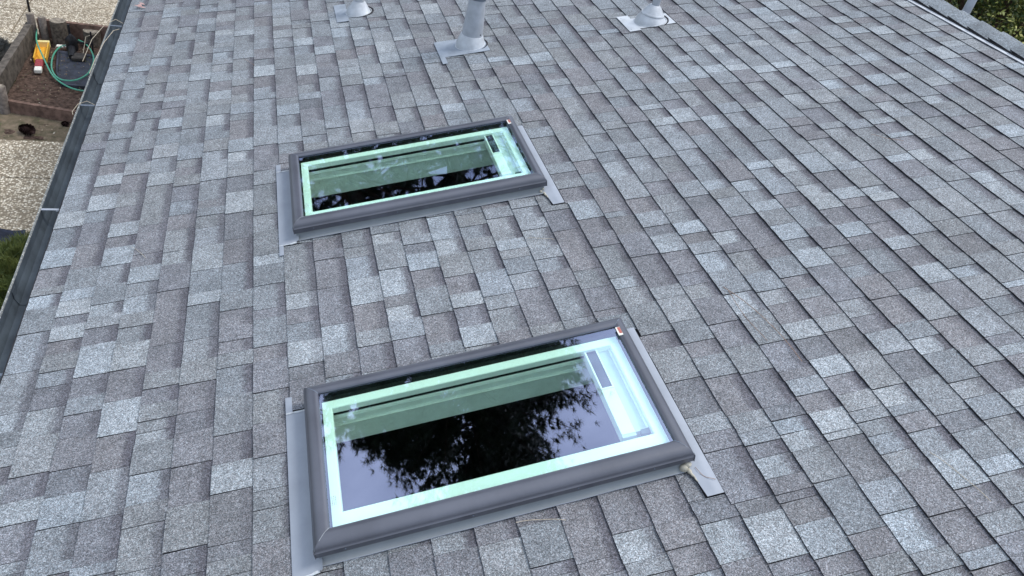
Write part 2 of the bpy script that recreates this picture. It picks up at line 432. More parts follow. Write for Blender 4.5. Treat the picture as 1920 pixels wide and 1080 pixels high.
# the roof root is a mesh: the felted deck with the two skylight openings left out
SKY = ((1.228, 1.337), (1.228, 3.100))                     # near down-slope corner of each skylight (v, u)
SL, SW = 1.268, 0.695
def sheet_holes(b, v0, v1, u0, u1, n, holes, mat=0, flip=False):
    vs = sorted({v0, v1, *[h[0] for h in holes], *[h[1] for h in holes]})
    us = sorted({u0, u1, *[h[2] for h in holes], *[h[3] for h in holes]})
    for i in range(len(vs)-1):
        for j in range(len(us)-1):
            cv, cu = (vs[i]+vs[i+1])/2, (us[j]+us[j+1])/2
            if any(h[0] < cv < h[1] and h[2] < cu < h[3] for h in holes): continue
            q = [(vs[i],us[j],n),(vs[i+1],us[j],n),(vs[i+1],us[j+1],n),(vs[i],us[j+1],n)]
            b.face(q[::-1] if flip else q, mat)
HO = [(sv+0.03, sv+SL-0.05, su+0.10, su+SW-0.06) for sv, su in SKY]
b = MB()
sheet_holes(b, -0.012, VR, RY0, RY1, -0.001, HO)
sheet_holes(b, 0.0, VR, RY0, RY1, -0.03, HO, flip=True)
b.box(-0.012, VR, RY0-0.02, RY0, -0.03, -0.001); b.box(-0.012, VR, RY1, RY1+0.02, -0.03, -0.001)
b.box(-0.014, -0.012, RY0, RY1, -0.03, -0.001)
rm = b.mesh('roof', M['deck'])
COL.objects.unlink(roof); bpy.data.objects.remove(roof)
roof = bpy.data.objects.new('roof', rm); COL.objects.link(roof); roof.parent = house
roof.location = (0, 0, H); roof.rotation_euler = (0, -TH, 0)

# courses: traced tabs  "course:u0(mm):width(mm):tone,raised"
CELLS = '''
0:1969:83:40 0:2063:80:31 0:2227:94:30 0:2322:227:20 0:2560:230:20 0:2790:166:11 0:2968:81:30 0:3103:152:40 
0:3255:150:31 0:3419:172:10 0:3593:143:31 0:3772:138:20 0:3953:163:20 0:4121:272:10 0:4837:137:20 
0:5049:125:30 0:5833:156:31 1:1586:44:30 1:1630:150:40 1:1780:98:31 1:1885:100:40 1:1985:181:21 1:2187:120:30 
1:2307:121:40 1:2434:80:20 1:2529:89:11 1:2618:81:40 1:2699:97:31 1:2799:60:00 1:2859:110:31 1:3207:194:40 
1:3409:185:40 1:3610:92:10 1:3719:137:31 1:3884:61:00 1:3945:121:31 1:4074:108:40 1:4681:132:30 1:5011:146:20 
1:5189:176:21 1:5441:94:31 2:1544:45:21 2:1592:136:10 2:1728:130:31 2:1858:115:00 2:1973:149:41 2:2145:93:40 
2:2238:91:21 2:2329:113:40 2:2442:188:31 2:2630:108:40 2:2746:74:21 2:2822:77:30 2:3033:149:20 2:3205:125:31 
2:3330:91:40 2:3421:120:31 2:3566:130:40 2:3829:188:40 2:5489:143:20 2:5724:126:21 2:6241:174:20 2:6501:123:31 
3:1502:45:21 3:1548:173:40 3:1721:204:20 3:1927:161:40 3:2100:164:31 3:2264:171:40 3:2435:159:31 3:2599:97:10 
3:2705:83:11 3:2792:115:30 3:3004:126:31 3:3152:77:40 3:3263:214:40 3:3496:359:10 3:3873:110:31 3:4002:154:10 
3:4169:145:21 3:4514:126:31 3:4878:70:31 3:5171:132:21 3:5439:94:21 4:1481:170:10 4:1651:90:11 4:1744:127:30 
4:1871:136:11 4:2007:56:30 4:2063:57:10 4:2127:78:11 4:2209:80:40 4:2289:91:11 4:2383:155:40 4:2543:357:40 
4:3099:104:30 4:3385:135:40 4:3652:150:40 4:3909:89:40 4:4802:179:20 4:5139:109:31 4:6158:114:31 4:6411:90:21 
5:1421:96:40 5:1517:174:11 5:1691:171:40 5:1862:156:41 5:2018:99:40 5:2117:151:40 5:2282:115:11 5:2397:131:20 
5:2536:220:10 5:2756:83:31 5:3004:195:31 5:3230:129:20 5:3538:77:00 5:3618:191:10 5:4444:143:30 5:4717:77:21 
5:4824:99:31 5:5068:117:31 5:5237:112:20 5:5442:119:30 5:5877:106:31 5:6385:152:21 6:1380:62:11 6:1442:57:00 
6:1499:204:00 6:1703:127:31 6:1832:131:40 6:1972:184:11 6:2163:153:10 6:2316:84:11 6:2406:66:40 6:2480:85:41 
6:2574:98:40 6:3011:197:40 6:3226:215:00 6:3461:181:31 6:3663:138:00 6:3968:107:30 6:5050:151:20 6:5392:141:21 
6:5813:106:31 7:2634:167:10 7:2801:149:11 7:2966:63:31 7:4513:185:20 7:4877:165:40 7:5053:162:31 7:5688:261:20 
8:2162:75:00 8:2237:143:31 8:2396:100:10 8:2590:109:30 8:2718:300:10 8:4075:194:21 8:4427:144:31 8:4664:195:41 
8:4900:210:00 8:5660:154:31 8:5901:164:31 8:6117:144:21 9:2134:127:01 9:2277:161:30 9:2469:222:40 
9:2706:195:40 9:2901:72:41 9:2983:86:40 9:4294:174:40 9:4501:92:00 9:4612:76:21 9:4814:143:40 9:4978:149:31 
10:2117:147:40 10:2264:92:21 10:2363:166:40 10:2529:180:31 10:2724:148:20 10:4450:223:40 10:5116:133:40 
10:5276:116:31 11:2126:135:40 11:2261:118:21 11:2386:85:30 11:2474:70:00 11:2568:167:30 11:2741:191:11 
11:4051:163:21 11:4239:227:20 11:4852:124:31 11:5100:179:40 12:2188:182:40 12:2385:164:11 12:2564:119:40 
12:2683:126:31 12:2813:72:00 12:2903:53:21 12:4324:329:41 12:5412:146:31 13:1092:42:40 13:1147:135:11 
13:1297:48:40 13:2129:122:31 13:2278:96:40 13:2374:92:31 13:2482:108:40 13:2599:153:11 13:2785:92:30 
13:3944:143:00 13:4469:247:00 13:4762:60:21 13:4939:172:31 14:1052:54:40 14:1115:223:40 14:4245:69:21 
14:4343:200:20 14:4568:175:40 14:5280:70:31 14:5695:132:21 15:1012:54:11 15:1076:95:30 15:1181:165:40 
15:2166:243:40 15:2697:80:31 15:3939:78:21 15:4109:101:31 15:4898:106:21 15:5361:171:00 15:5637:77:21 
16:977:94:40 16:1076:87:41 16:1179:147:40 16:2162:201:10 16:2490:92:20 16:2668:149:30 16:4223:122:21 
16:4482:75:21 16:5366:122:00 16:5528:154:21 17:982:142:30 17:1124:82:01 17:1206:120:00 17:2132:42:40 
17:2174:150:40 17:2450:312:40 17:2774:158:40 17:4707:143:21 18:892:53:40 18:945:164:31 18:1125:41:00 
18:1194:181:40 18:1390:63:41 18:1468:67:21 18:1541:172:00 18:1722:163:21 18:1908:70:40 18:2006:158:11 
18:2180:97:20 18:2286:67:30 18:2370:216:10 18:2617:78:41 18:2721:92:40 18:2840:130:31 18:2994:103:40 
18:3097:82:21 18:3186:61:00 18:3257:88:21 18:3359:105:40 18:4689:80:31 19:852:65:40 19:917:122:31 
19:1051:72:00 19:1123:32:40 19:1155:63:41 19:1227:77:30 19:1304:58:40 19:1372:47:21 19:1426:77:21 
19:1517:171:40 19:1688:115:11 19:1818:68:40 19:1904:107:11 19:2045:115:21 19:2184:56:11 19:2255:207:40 
19:2477:160:41 19:2670:112:00 19:2828:220:40 19:3198:124:40 19:3679:258:40 19:4581:139:31 20:806:68:11 
20:883:78:41 20:961:199:11 20:1192:102:11 20:1320:51:30 20:1381:53:30 20:1440:57:01 20:1497:173:40 
20:1709:104:11 20:1842:111:40 20:1973:142:41 20:2206:82:40 20:2324:123:40 20:2460:121:31 20:2586:68:00 
20:2672:101:21 20:2792:107:40 20:3116:146:30 20:3824:222:20 20:4213:89:31 20:4323:73:40 20:4588:140:31 
20:4966:66:21 20:5047:125:00 21:782:71:11 21:882:113:30 21:1007:109:21 21:1159:140:00 21:1304:26:31 
21:1332:96:31 21:1439:73:40 21:1535:57:21 21:1592:46:41 21:1662:129:40 21:1975:128:30 21:2391:81:21 
21:2490:56:00 21:2554:87:31 21:2732:158:10 21:3866:177:40 21:4151:269:41 21:4420:114:20 21:4760:105:20 
21:4990:158:40 22:723:34:40 22:757:57:21 22:833:115:40 22:973:144:41 22:1138:60:20 22:1198:78:20 22:1339:53:11 
22:1403:72:21 22:1506:59:40 22:1577:85:31 22:1688:85:00 22:1787:82:31 22:1892:94:40 22:2423:92:30 
22:2717:104:00 22:2959:104:40 22:4458:236:40 22:4788:352:10 23:831:78:11 23:909:100:40 23:1010:136:31 
23:1250:77:41 23:1372:88:30 23:1492:149:11 23:1666:111:00 23:1792:69:21 23:1877:101:41 23:2039:86:40 
23:2264:87:40 23:2377:224:40 23:2618:143:21 23:2845:88:30 23:3529:86:31 23:3727:61:31 23:4600:142:21 
23:4947:111:21 24:912:110:10 24:1045:41:31 24:1207:81:00 24:1329:132:11 24:1493:107:00 24:1633:90:21 
24:1750:68:40 24:2280:78:10 24:2396:83:31 24:2597:81:31 24:2778:98:30 24:3369:151:40 24:4192:107:30 
24:4849:65:31 25:1324:81:20 25:1440:117:11 25:1566:74:30 25:1660:72:11 25:1770:118:40 25:2110:81:00 
25:2252:159:41 25:2588:112:40 25:2719:117:21 25:2941:70:31 25:3394:153:30 25:3587:88:40 25:3982:84:31 
26:1241:73:31 26:1344:106:40 26:1459:83:21 26:1564:147:40 26:1722:138:21 26:1909:113:40 26:2188:102:40 
26:2292:98:31 26:2415:104:40 26:2543:100:31 26:2644:93:30 26:2863:137:30 26:3829:162:40 26:4000:171:31 
26:4247:91:21 27:1457:53:31 27:1566:161:21 27:1902:121:31 27:2056:89:40 27:2147:84:31 27:2253:97:40 
27:2483:78:40 27:2582:70:31 27:2674:138:00 27:2839:160:31 27:3540:58:21 27:4034:104:31 28:1895:67:30 
28:2495:59:31 28:2570:51:30 28:2648:138:11 28:2854:115:30 28:4010:86:31 28:4294:132:30 28:4577:61:21 
29:1780:36:31 29:2015:138:00 29:2366:84:10 29:2567:71:40 29:3181:66:21 29:3247:176:40 29:3471:146:30 
29:3924:101:31 29:4598:104:21 29:4880:112:21 30:2501:111:21 30:2768:66:31 30:3947:85:31 30:4281:94:31 
31:2978:49:31 31:3053:84:40 31:3137:60:31 31:3585:121:30 31:3950:103:21 31:4194:111:20 31:4898:91:21 
32:2466:100:30 32:3244:108:30 32:3499:88:20 32:4384:69:31 33:3208:80:00 33:3328:69:21 33:3438:87:00 
33:3549:122:31 33:3707:112:40 33:4550:125:30 33:4717:65:00 33:4821:136:31 34:3231:95:30 34:3557:76:31 
34:3674:79:40 34:3837:118:30 34:4728:88:31 35:2780:128:31 35:3314:98:40 35:3439:88:31 35:4135:92:00 
35:4255:77:31 35:4341:79:00 35:4456:71:31 36:3289:128:40 36:3473:120:30 36:4155:131:31 37:3020:89:31 
37:3147:135:31 38:3363:102:40 38:3513:60:31 38:3616:111:40 38:3835:85:31 38:4081:55:31 39:3435:74:31 
39:4010:127:40 39:4230:116:31 39:4494:105:31 
'''
REF = (0, 7, 16, 24, 30, 36, 41); DLT = (0, .01, .002, -.009, -.004, .005, .02)
def vk(k):
    k = float(k)
    for i in range(6):
        if k <= REF[i+1] or i == 5:
            t = min(1, (k-REF[i])/(REF[i+1]-REF[i])); return k*0.143 + DLT[i]+(DLT[i+1]-DLT[i])*t
TONE = {0: (0.158, 0.168, 0.182), 1: (0.192, 0.211, 0.226), 2: (0.222, 0.245, 0.264), 3: (0.264, 0.296, 0.319), 4: (0.176, 0.183, 0.199)}
traced = {}
for t_ in CELLS.split():
    k, a, wd, f = t_.split(':')
    traced.setdefault(int(k), []).append((int(a)/1000, (int(a)+int(wd))/1000, int(f[0]), int(f[1])))

def excluded():
    """(k0, k1, u0, u1): stretches of courses that stop at a skylight or a vent plate"""
    ex = []
    for sv, su in SKY:
        ex.append((9, 16, su+0.006, su+SW-0.012))
        ex.append((8, 8, su+0.006, su+SW-0.03))
        ex.append((17, 17, su+0.004, su+SW-0.004))
    ex.append((16, 17, 4.885, 5.125))
    ex.append((26, 27, 4.84, 5.03))
    ex.append((12, 12, 5.86, 6.02))
    return ex
EX = excluded()
def fill(k, a, c):
    """untraced stretch: alternating raised and recessed tabs of random width"""
    res = []; u = a; up = R.random() < 0.5
    while u < c - 1e-4:
        wd = R.choice((0.085, 0.11, 0.135, 0.16, 0.19, 0.225)) * R.uniform(0.9, 1.1)
        if c - (u+wd) < 0.06: wd = c-u
        r = R.random()
        inview = u < 7.2 and u > 0.5
        if inview: t = 1 if r < 0.50 else 4 if r < 0.74 else 2 if r < 0.95 else 3
        else: t = 1 if r < 0.38 else 4 if r < 0.60 else 2 if r < 0.84 else 3
        res.append((u, u+wd, t, 1 if up else 0)); u += wd
        up = (not up) if R.random() < 0.78 else up
    return res
tabs = []
for k in range(41):
    cs = traced.get(k, [])
    row = []; u = RY0 - 0.015 - R.uniform(0, 0.004)
    end = RY1 + 0.015
    for c in cs:
        if c[0] - u > 0.045: row += fill(k, u, c[0]); u = c[0]
        elif c[0] > u: c = (u, c[1], c[2], c[3])
        row.append(c); u = c[1]
    row += fill(k, u, end)
    row2 = []
    for a, c, t, up in row:                 # split at the near end of the long side flashing
        cut = [su-0.1235 for sv, su in SKY if k == 17 and a < su-0.1235 < c] + [su-0.031 for sv, su in SKY if k == 8 and a < su-0.031 < c]
        if cut: row2 += [(a, cut[0], t, up), (cut[0], c, t, up)]
        else: row2.append((a, c, t, up))
    for a, c, t, up in row2:
        parts = [(a, c)]
        for k0, k1, e0, e1 in EX:
            if k0 <= k <= k1:
                np_ = []
                for p0, p1 in parts:
                    if p1 <= e0 or p0 >= e1: np_.append((p0, p1)); continue
                    if p0 < e0 - 0.012: np_.append((p0, e0))
                    if p1 > e1 + 0.012: np_.append((e1, p1))
                parts = np_
        for p0, p1 in parts: tabs.append((k, p0, p1, t, up))

camM = cam.matrix_world.inverted()
def pix(v, u, n=0.0):
    q = camM @ RW(v, u, n)
    if q.z > -0.05: return None
    f = cd.lens/36.0*1024
    return (512 - f*q.x/q.z, 288 + f*q.y/q.z)
def area(t):
    k, a, c = t[0], t[1], t[2]
    P = [pix(vk(k), a), pix(vk(k+1), a), pix(vk(k+1), c), pix(vk(k), c)]
    if any(p is None for p in P): return 0
    cx = sum(p[0] for p in P)/4; cy = sum(p[1] for p in P)/4
    if not (4 < cx < 1020 and 4 < cy < 572): return 0
    return abs(sum(P[i][0]*P[(i+1)%4][1]-P[(i+1)%4][0]*P[i][1] for i in range(4)))/2
tabs_s = sorted(tabs, key=area, reverse=True)

def tab_faces(b, t):
    k, a, c, tone, up = t
    rr = random.Random(int(k*7919 + a*10007))
    v0 = vk(k) + rr.uniform(-0.0012, 0.0012); v1 = vk(k+1) + 0.012
    for sv, su in SKY:                      # narrow tab beside the side flashing
        if k == 17 and su-0.125 < (a+c)/2 < su+0.01: v1 = 2.494
        if k == 8 and su-0.031 < (a+c)/2 < su+0.01: v0 = 1.224
        if k == 18 and su-0.11 < (a+c)/2 < su+SW: v0 = 2.5635 + rr.uniform(-.0008, .0008)
    lift = rr.uniform(0, 0.0008)
    zb = (0.0112 if up else 0.0088) + lift
    zt = (0.0042 if up else 0.0022)
    g = 0.0006
    base = TONE[tone]; j = rr.uniform(0.93, 1.07); w_ = rr.uniform(-0.02, 0.03)
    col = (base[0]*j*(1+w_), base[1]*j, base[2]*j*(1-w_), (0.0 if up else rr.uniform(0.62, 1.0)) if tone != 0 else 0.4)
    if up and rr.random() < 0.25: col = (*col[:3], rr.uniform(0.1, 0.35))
    n_ = 4 if c-a > 0.08 else 3
    us = [a+g + (c-a-2*g)*i/n_ for i in range(n_+1)]
    ju = [0.0]*(n_+1); ju[0] = rr.uniform(0, .0016); ju[-1] = -rr.uniform(0, .0016)
    fr = [Vector((v0 + (rr.uniform(-0.0012, 0.0012) if 0 < i < n_ else 0), us[i] + ju[i], zb + rr.uniform(-0.0003, 0.0003))) for i in range(n_+1)]
    bk = [Vector((v1, us[i], zt)) for i in range(n_+1)]
    L_ = (v1-v0)/0.143
    for i in range(n_):
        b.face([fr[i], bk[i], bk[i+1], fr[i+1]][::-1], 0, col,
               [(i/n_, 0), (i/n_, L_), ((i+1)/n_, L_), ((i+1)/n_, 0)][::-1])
        b.face([(fr[i].x, fr[i].y, 0), fr[i], fr[i+1], (fr[i+1].x, fr[i+1].y, 0)][::-1], 1, col)
    for i in (0, n_):
        q = [(fr[i].x, fr[i].y, 0), (v1, us[i], 0), bk[i], fr[i]]
        b.face(q if i == 0 else q[::-1], 1, col)
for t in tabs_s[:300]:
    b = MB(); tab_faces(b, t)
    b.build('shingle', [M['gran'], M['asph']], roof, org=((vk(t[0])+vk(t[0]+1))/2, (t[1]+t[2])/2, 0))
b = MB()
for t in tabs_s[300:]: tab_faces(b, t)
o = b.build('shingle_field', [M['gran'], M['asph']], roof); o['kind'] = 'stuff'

# ridge: vent strip, then overlapping caps
b = MB(); b.box(5.725, VR, RY0, RY1, 0.002, 0.024, 0)
b.build('ridge_vent', M['deck'], roof)
b = MB(); b.box(5.699, 5.7245, RY0, RY1, 0.010, 0.0145)
b.build('ridge_strip', M['ridgem'], roof)
n_cap = int((RY1-RY0)/0.195)
c2, s2 = math.cos(2*TH), math.sin(2*TH)
off = (4.197-RY0) % 0.195
for i in range(-1, n_cap+1):
    ua = RY0 + off + (i)*0.195; ub = ua + 0.212
    rr = random.Random(900+i)
    b = MB()
    tn = TONE[rr.choice((1, 1, 2, 1))]; j = rr.uniform(0.97, 1.12); col = (tn[0]*j, tn[1]*j*1.03, tn[2]*j*1.04, 0.0)
    dz = rr.uniform(-0.001, 0.001)
    def prof(z):
        z += dz
        return [(5.728, 0.024+z), (5.76, 0.034+z), (5.80, 0.043+z), (VR, 0.046+z), (VR+0.045*c2, 0.046+z-0.045*s2), (VR+0.14*c2, 0.040+z-0.14*s2)]
    A = prof(0.000); B_ = prof(0.013)
    us = [ua, ua+0.07, ub]
    def row(u, f):
        return [Vector((A[q][0], u, A[q][1]*(1-f)+B_[q][1]*f)) for q in range(6)]
    rows = [row(us[0], 0), row(us[1], 0.3), row(us[2], 1)]
    for r0, r1 in zip(rows[:-1], rows[1:]):
        for q in range(5): b.face([r0[q], r0[q+1], r1[q+1], r1[q]], 0, col, [(0,0)]*4)
        b.face([r0[0], r1[0], r1[0]-Vector((0,0,0.006)), r0[0]-Vector((0,0,0.006))], 1, col)
    for q in range(5): b.face([rows[-1][q], rows[-1][q+1], rows[-1][q+1]-Vector((0,0,0.008)), rows[-1][q]-Vector((0,0,0.008))], 1, col)
    for q in range(5): b.face([rows[0][q+1], rows[0][q], rows[0][q]-Vector((0,0,0.004)), rows[0][q+1]-Vector((0,0,0.004))], 1, col)
    for r0, r1 in zip(rows[:-1], rows[1:]):
        d = Vector((0,0,0.007))
        for q in range(5): b.face([r0[q]-d, r1[q]-d, r1[q+1]-d, r0[q+1]-d], 1, col)
    b.build('ridge_cap', [M['gran'], M['asph']], roof, org=(VR, (ua+ub)/2, 0.04))

# the other slope (out of sight from here), walls, gable ends, ceiling, floor, fascia
def slope2(d, n): 
    return (VR*CO + d*CO + n*SI, H + VR*SI - d*SI + n*CO)
b = MB()
for k in range(41):
    d0 = VR - (k+1)*0.143 - 0.003; d1 = VR - k*0.143
    p0 = slope2(d0, 0.002); p1 = slope2(d1, 0.010); p2 = slope2(d1, 0.0)
    rr = random.Random(k+77); u = RY0
    while u < RY1:
        wd = min(rr.uniform(0.1, 0.25), RY1-u)
        tn = TONE[rr.choice((1, 1, 2, 3, 4))]
        b.face([(p0[0],u,p0[1]), (p1[0],u,p1[1]), (p1[0],u+wd,p1[1]), (p0[0],u+wd,p0[1])], 0, (*tn, 0.0), [(0,0)]*4)
        b.face([(p1[0],u,p1[1]), (p2[0],u,p2[1]), (p2[0],u+wd,p2[1]), (p1[0],u+wd,p1[1])], 1, (*tn, 0.0))
        u += wd
o = b.build('rear_roof_slope', [M['gran'], M['asph']], house)
XW0, XW1 = 0.42, X_EAVE2-0.42
b = MB()
zr = H + VR*SI - 0.03
for y in (RY0+0.35, RY1-0.5):
    b.face([(XW0,y,-0.05),(XW1,y,-0.05),(XW1,y,H+0.42*math.tan(TH)-0.04),(VR*CO,y,zr),(XW0,y,H+0.42*math.tan(TH)-0.04)])
b.face([(XW0,RY0+0.35,-0.05),(XW0,RY1-0.5,-0.05),(XW0,RY1-0.5,H+0.06),(XW0,RY0+0.35,H+0.06)])
b.face([(XW1,RY0+0.35,-0.05),(XW1,RY1-0.5,-0.05),(XW1,RY1-0.5,H+0.06),(XW1,RY0+0.35,H+0.06)])
b.build('wall', M['wallp'], house)
b = MB()
b.face([(XW0+0.01,RY0+0.36,0.04),(XW1-0.01,RY0+0.36,0.04),(XW1-0.01,RY1-0.51,0.04),(XW0+0.01,RY1-0.51,0.04)])
b.build('room_floor', M['floorw'], house)
b = MB()
holes = [(sv+0.050, sv+SL-0.084, su+0.135, su+SW-0.095) for sv, su in SKY]
vs0, vs1, us0, us1 = 0.62, VR-0.1, RY0+0.4, RY1-0.55
sheet_holes(b, vs0, vs1, us0, us1, -0.135, holes, flip=True)
b.v = [tuple(RW(*p)) for p in b.v]
b.build('ceiling', M['room'], house)
b = MB(); b.box(-0.0155, 0.0, RY0-0.02, RY1+0.02, H-0.17, H-0.022)
b.build('fascia', M['gutter'], house)
b = MB(); b.face([(-0.02,RY0,H-0.165),(XW0,RY0,H-0.165),(XW0,RY1,H-0.165),(-0.02,RY1,H-0.165)]); b.build('soffit', M['wallp'], house)

# gutter: open trough with a rolled, lichen-spotted lip
def extr(prof, y0, y1, mat, b=None, cap=True):
    b = b or MB()
    b.loft([[Vector((x, y0, z)) for x, z in prof], [Vector((x, y1, z)) for x, z in prof]], mat, True, cap)
    return b
gz = H - 0.028
gut = MB()
extr([(-0.0165,gz),(-0.0165,gz-0.105),(-0.095,gz-0.105),(-0.112,gz-0.06),(-0.114,gz-0.012),(-0.111,gz-0.012),(-0.109,gz-0.06),(-0.093,gz-0.102),(-0.020,gz-0.102),(-0.020,gz)], RY0, RY1, 0, gut)
gutter = gut.build('gutter', M['gutter'], house)
ys = [RY0 + i*0.05 for i in range(int((RY1-RY0)/0.05)+1)]
b = MB(); rings = []
for y in ys:
    j = 0.0012*noise.noise(Vector((y*9, 1, 0)))
    rings.append([Vector((-0.1155+0.0055*math.cos(a)+j, y, gz-0.006+0.0065*math.sin(a))) for a in [k*math.pi/3 for k in range(6)]])
b.loft(rings, 0, True, True); b.build('gutter_lip', M['lip'], gutter, smooth=True)
for y in (-0.9, 0.25, 1.35, 2.6, 3.845, 5.08, 6.47, 7.9, 9.2, 10.6):
    b = MB(); b.box(-0.112, -0.0205, y-0.008, y+0.008, gz-0.009, gz-0.006); b.box(-0.04, -0.0205, y-0.012, y+0.012, gz-0.012, gz-0.0095)
    b.build('gutter_strap', M['flash'] if y in (3.845,) else M['collar'], gutter)
for y in (3.16, 5.6):
    b = MB()
    extr([(-0.021,gz-0.05),(-0.026,gz-0.1005),(-0.092,gz-0.1005),(-0.107,gz-0.06),(-0.1085,gz-0.02),(-0.1065,gz-0.02),(-0.105,gz-0.06),(-0.09,gz-0.0985),(-0.028,gz-0.0985),(-0.023,gz-0.05)], y, y+0.05, 0, b)
    b.build('gutter_joint', M['gutter'], gutter)

# ------------------------------------------------------------------ skylights
def ring_side(b, offs, i, mat, x0=0, x1=SL, y0=0, y1=SW):
    """one mitred side (0 near, 1 right, 2 far, 3 left); offs = list of ((near,right,far,left), z)"""
    def corner(o, c):
        nr, rt, fr, lf = o
        return ((x0+lf, y0+nr), (x1-rt, y0+nr), (x1-rt, y1-fr), (x0+lf, y1-fr))[c]
    ringsA = []
    for o, z in offs:
        a = corner(o, i); c = corner(o, (i+1) % 4)
        ringsA.append([Vector((*a, z)), Vector((*c, z))])
    b.loft(ringsA, mat, False)

def skylight(sv, su, label, seed, tape):
    rs = random.Random(seed)
    root = empty('skylight', RW(sv, su, 0), (0, -TH, 0), label, 'skylight', 'venting skylights set in the roof')
    # cladding, four mitred rails with a rounded shoulder
    prof = [(0, .046), (0, .0685), (-.0022, .0700), (-.0022, .0722), (0.0005, .0738), (.03, .0825), (.09, .0900), (.2, .0955), (.40, .0998), (.65, .1015), (.85, .0985), (.96, .0945), (1.0, .0895), (1.0, .0860)]
    wn = (0.067, 0.042, 0.046, 0.046)
    for i in range(4):
        b = MB()
        offs = []
        for d, z in prof:
            if i == 0: zz = z
            else: zz = z
            offs.append((tuple((d*(w_+e_) if d > 0.001 else d) - e_ for w_, e_ in zip(wn, (0, .006, .004, .010))), zz))
        ring_side(b, offs, i, 0)
        o = b.build('cladding_rail', M['clad'], root, smooth=True, angle=50)
    for xe in (-.0125, SL+.0062):
        b = MB(); b.box(xe, xe+.0022, -.0028, .010, .0455, .0790); b.build('rail_end', M['clad'], root)
    # mitre seams with a bead of sealant
    for (xa, ya, xb, yb) in ((-0.007, 0.003, 0.046, 0.067), (SL+0.004, 0.003, SL-0.042, 0.067), (-0.007, SW, 0.046, SW-0.046), (SL+0.004, SW, SL-0.042, SW-0.046)):
        b = MB(); pts = []
        for q in range(9):
            t = q/8; z = 0.0845+0.0165*math.sin(min(1, t*1.9)*math.pi/2) - (0.008*(t-0.8)/0.2 if t > 0.8 else 0)
            pts.append((xa+(xb-xa)*t+rs.uniform(-.0008, .0008), ya+(yb-ya)*t, z-0.0004))
        b.tube(pts, [rs.uniform(.0006, .0018) for _ in pts], 5)
        b.build('corner_seam', M['apron'] if (xa < 0.1 and ya < 0.1) else M['collar'], root, smooth=True)
    # glass unit
    e = 0.0008
    b = MB(); x0, x1, y0, y1 = 0.046+e, SL-0.042-e, 0.067+e, SW-0.046-e
    b.face([(x0,y0,.0875),(x1,y0,.0875),(x1,y1,.0875),(x0,y1,.0875)], 0)
    b.face([(x0,y1,.0835),(x1,y1,.0835),(x1,y0,.0835),(x0,y0,.0835)], 1)
    b.build('glass_pane', [M['glass'], M['glass2']], root)
    # black gasket: down the inside of the cladding, then a ledge
    b = MB()
    for i in range(4):
        ring_side(b, [((.0670, .042, .046, .046), .0890), ((.0676, .0426, .0466, .0466), .0830), ((.0682, .0430, .0470, .0470), .0625), ((.074, .047, .074, .053), .0618)], i, 0)
    b.build('gasket', M['black'], root)
    # white sash
    for i in range(4):
        b = MB()
        ring_side(b, [((.0725, .0465, .0735, .0525), .0600), ((.0725, .0465, .0735, .0525), .0660), ((.130, .081, .108, .084), .0660), ((.133, .084, .111, .087), .0635), ((.133, .084, .111, .087), .0400)], i, 0)
        b.build('sash_rail', M['white'], root)
    # stepped far jamb: sash foot, dark slot of the screen track, ledges, shaft wall
    y = SW-0.111
    xa, xb = 0.050, SL-0.084
    b = MB()
    b.box(xa, xb, y+.001, y+.02, .036, .0415); b.build('screen_track', M['white'], root)
    b = MB(); b.box(xa, xb, y+.005, y+.03, .0185, .036); b.build('track_slot', M['black'], root)
    b = MB(); b.box(xa, xb, y-.003, y+.03, .0150, .0182); b.box(xa, xb, y+.003, y+.03, .0110, .0150); b.box(xa, xb, y-.004, y+.03, .0060, .0110); b.build('track_ledge', M['white'], root)
    b = MB(); b.box(xa, xb, y+.0060, y+.030, -.030, .0058); b.box(xa, xb, y-.0010, y+.03, -.0322, -.0300); b.box(xa, xb, y-.0060, y+.03, -.0352, -.0322); b.box(xa, xb, y+.0035, y+.03, -.0420, -.0352); b.build('jamb_trim', M['trim'], root)
    b = MB(); b.box(xa, xb, y+.008, y+.03, -.150, -.0421); b.build('shaft_wall', M['trim'], root)
    b = MB(); b.box(xa-.02, xa-.0005, .133, y+.03, -.150, .0550); b.build('shaft_wall', M['trim'], root)
    b = MB(); b.box(SL-.0835, SL-.060, .133, y+.008, -.150, .0600); b.build('shaft_wall', M['trim'], root)
    b = MB(); b.box(xa, xb, .110, .1325, -.150, .0600); b.build('shaft_wall', M['trim'], root)
    # outer curb so the unit stands solid on the roof
    b = MB()
    ring_side(b, [((.012, .010, .012, .010), .0015), ((.012, .010, .012, .010), .0560)], 1, 0)
    ring_side(b, [((.012, .010, .012, .010), .0015), ((.012, .010, .012, .010), .0560)], 2, 0)
    ring_side(b, [((.012, .010, .012, .010), .0015), ((.012, .010, .012, .010), .0560)], 3, 0)
    b.build('curb', M['apron'], root)
    # window operator on the up-slope side, with a small dark cell in a pale frame
    ox0, ox1, oy0, oy1 = 1.078, 1.130, 0.170, 0.602
    op = MB(); op.box(ox0, ox1, oy0, oy1, 0.000, 0.0500)
    oo = op.build('operator_housing', M['white'], root, bevel=0.0015)
    ym = 0.385
    b = MB(); b.box(ox0+.006, ox1-.006, ym+.006, oy1-.006, .0501, .0512); b.build('dark_panel', M['panel'], oo)
    b = MB()
    for q in ((ox0, ox0+.006, ym, oy1), (ox1-.006, ox1, ym, oy1), (ox0+.006, ox1-.006, ym, ym+.006), (ox0+.006, ox1-.006, oy1-.006, oy1)):
        b.box(q[0], q[1], q[2], q[3], .0502, .0545)
    b.build('panel_frame', M['white'], oo)
    b = MB(); b.box(ox0, ox1, oy0-.012, oy0-.0005, .000, .046); b.build('end_cap', M['channel'], oo)
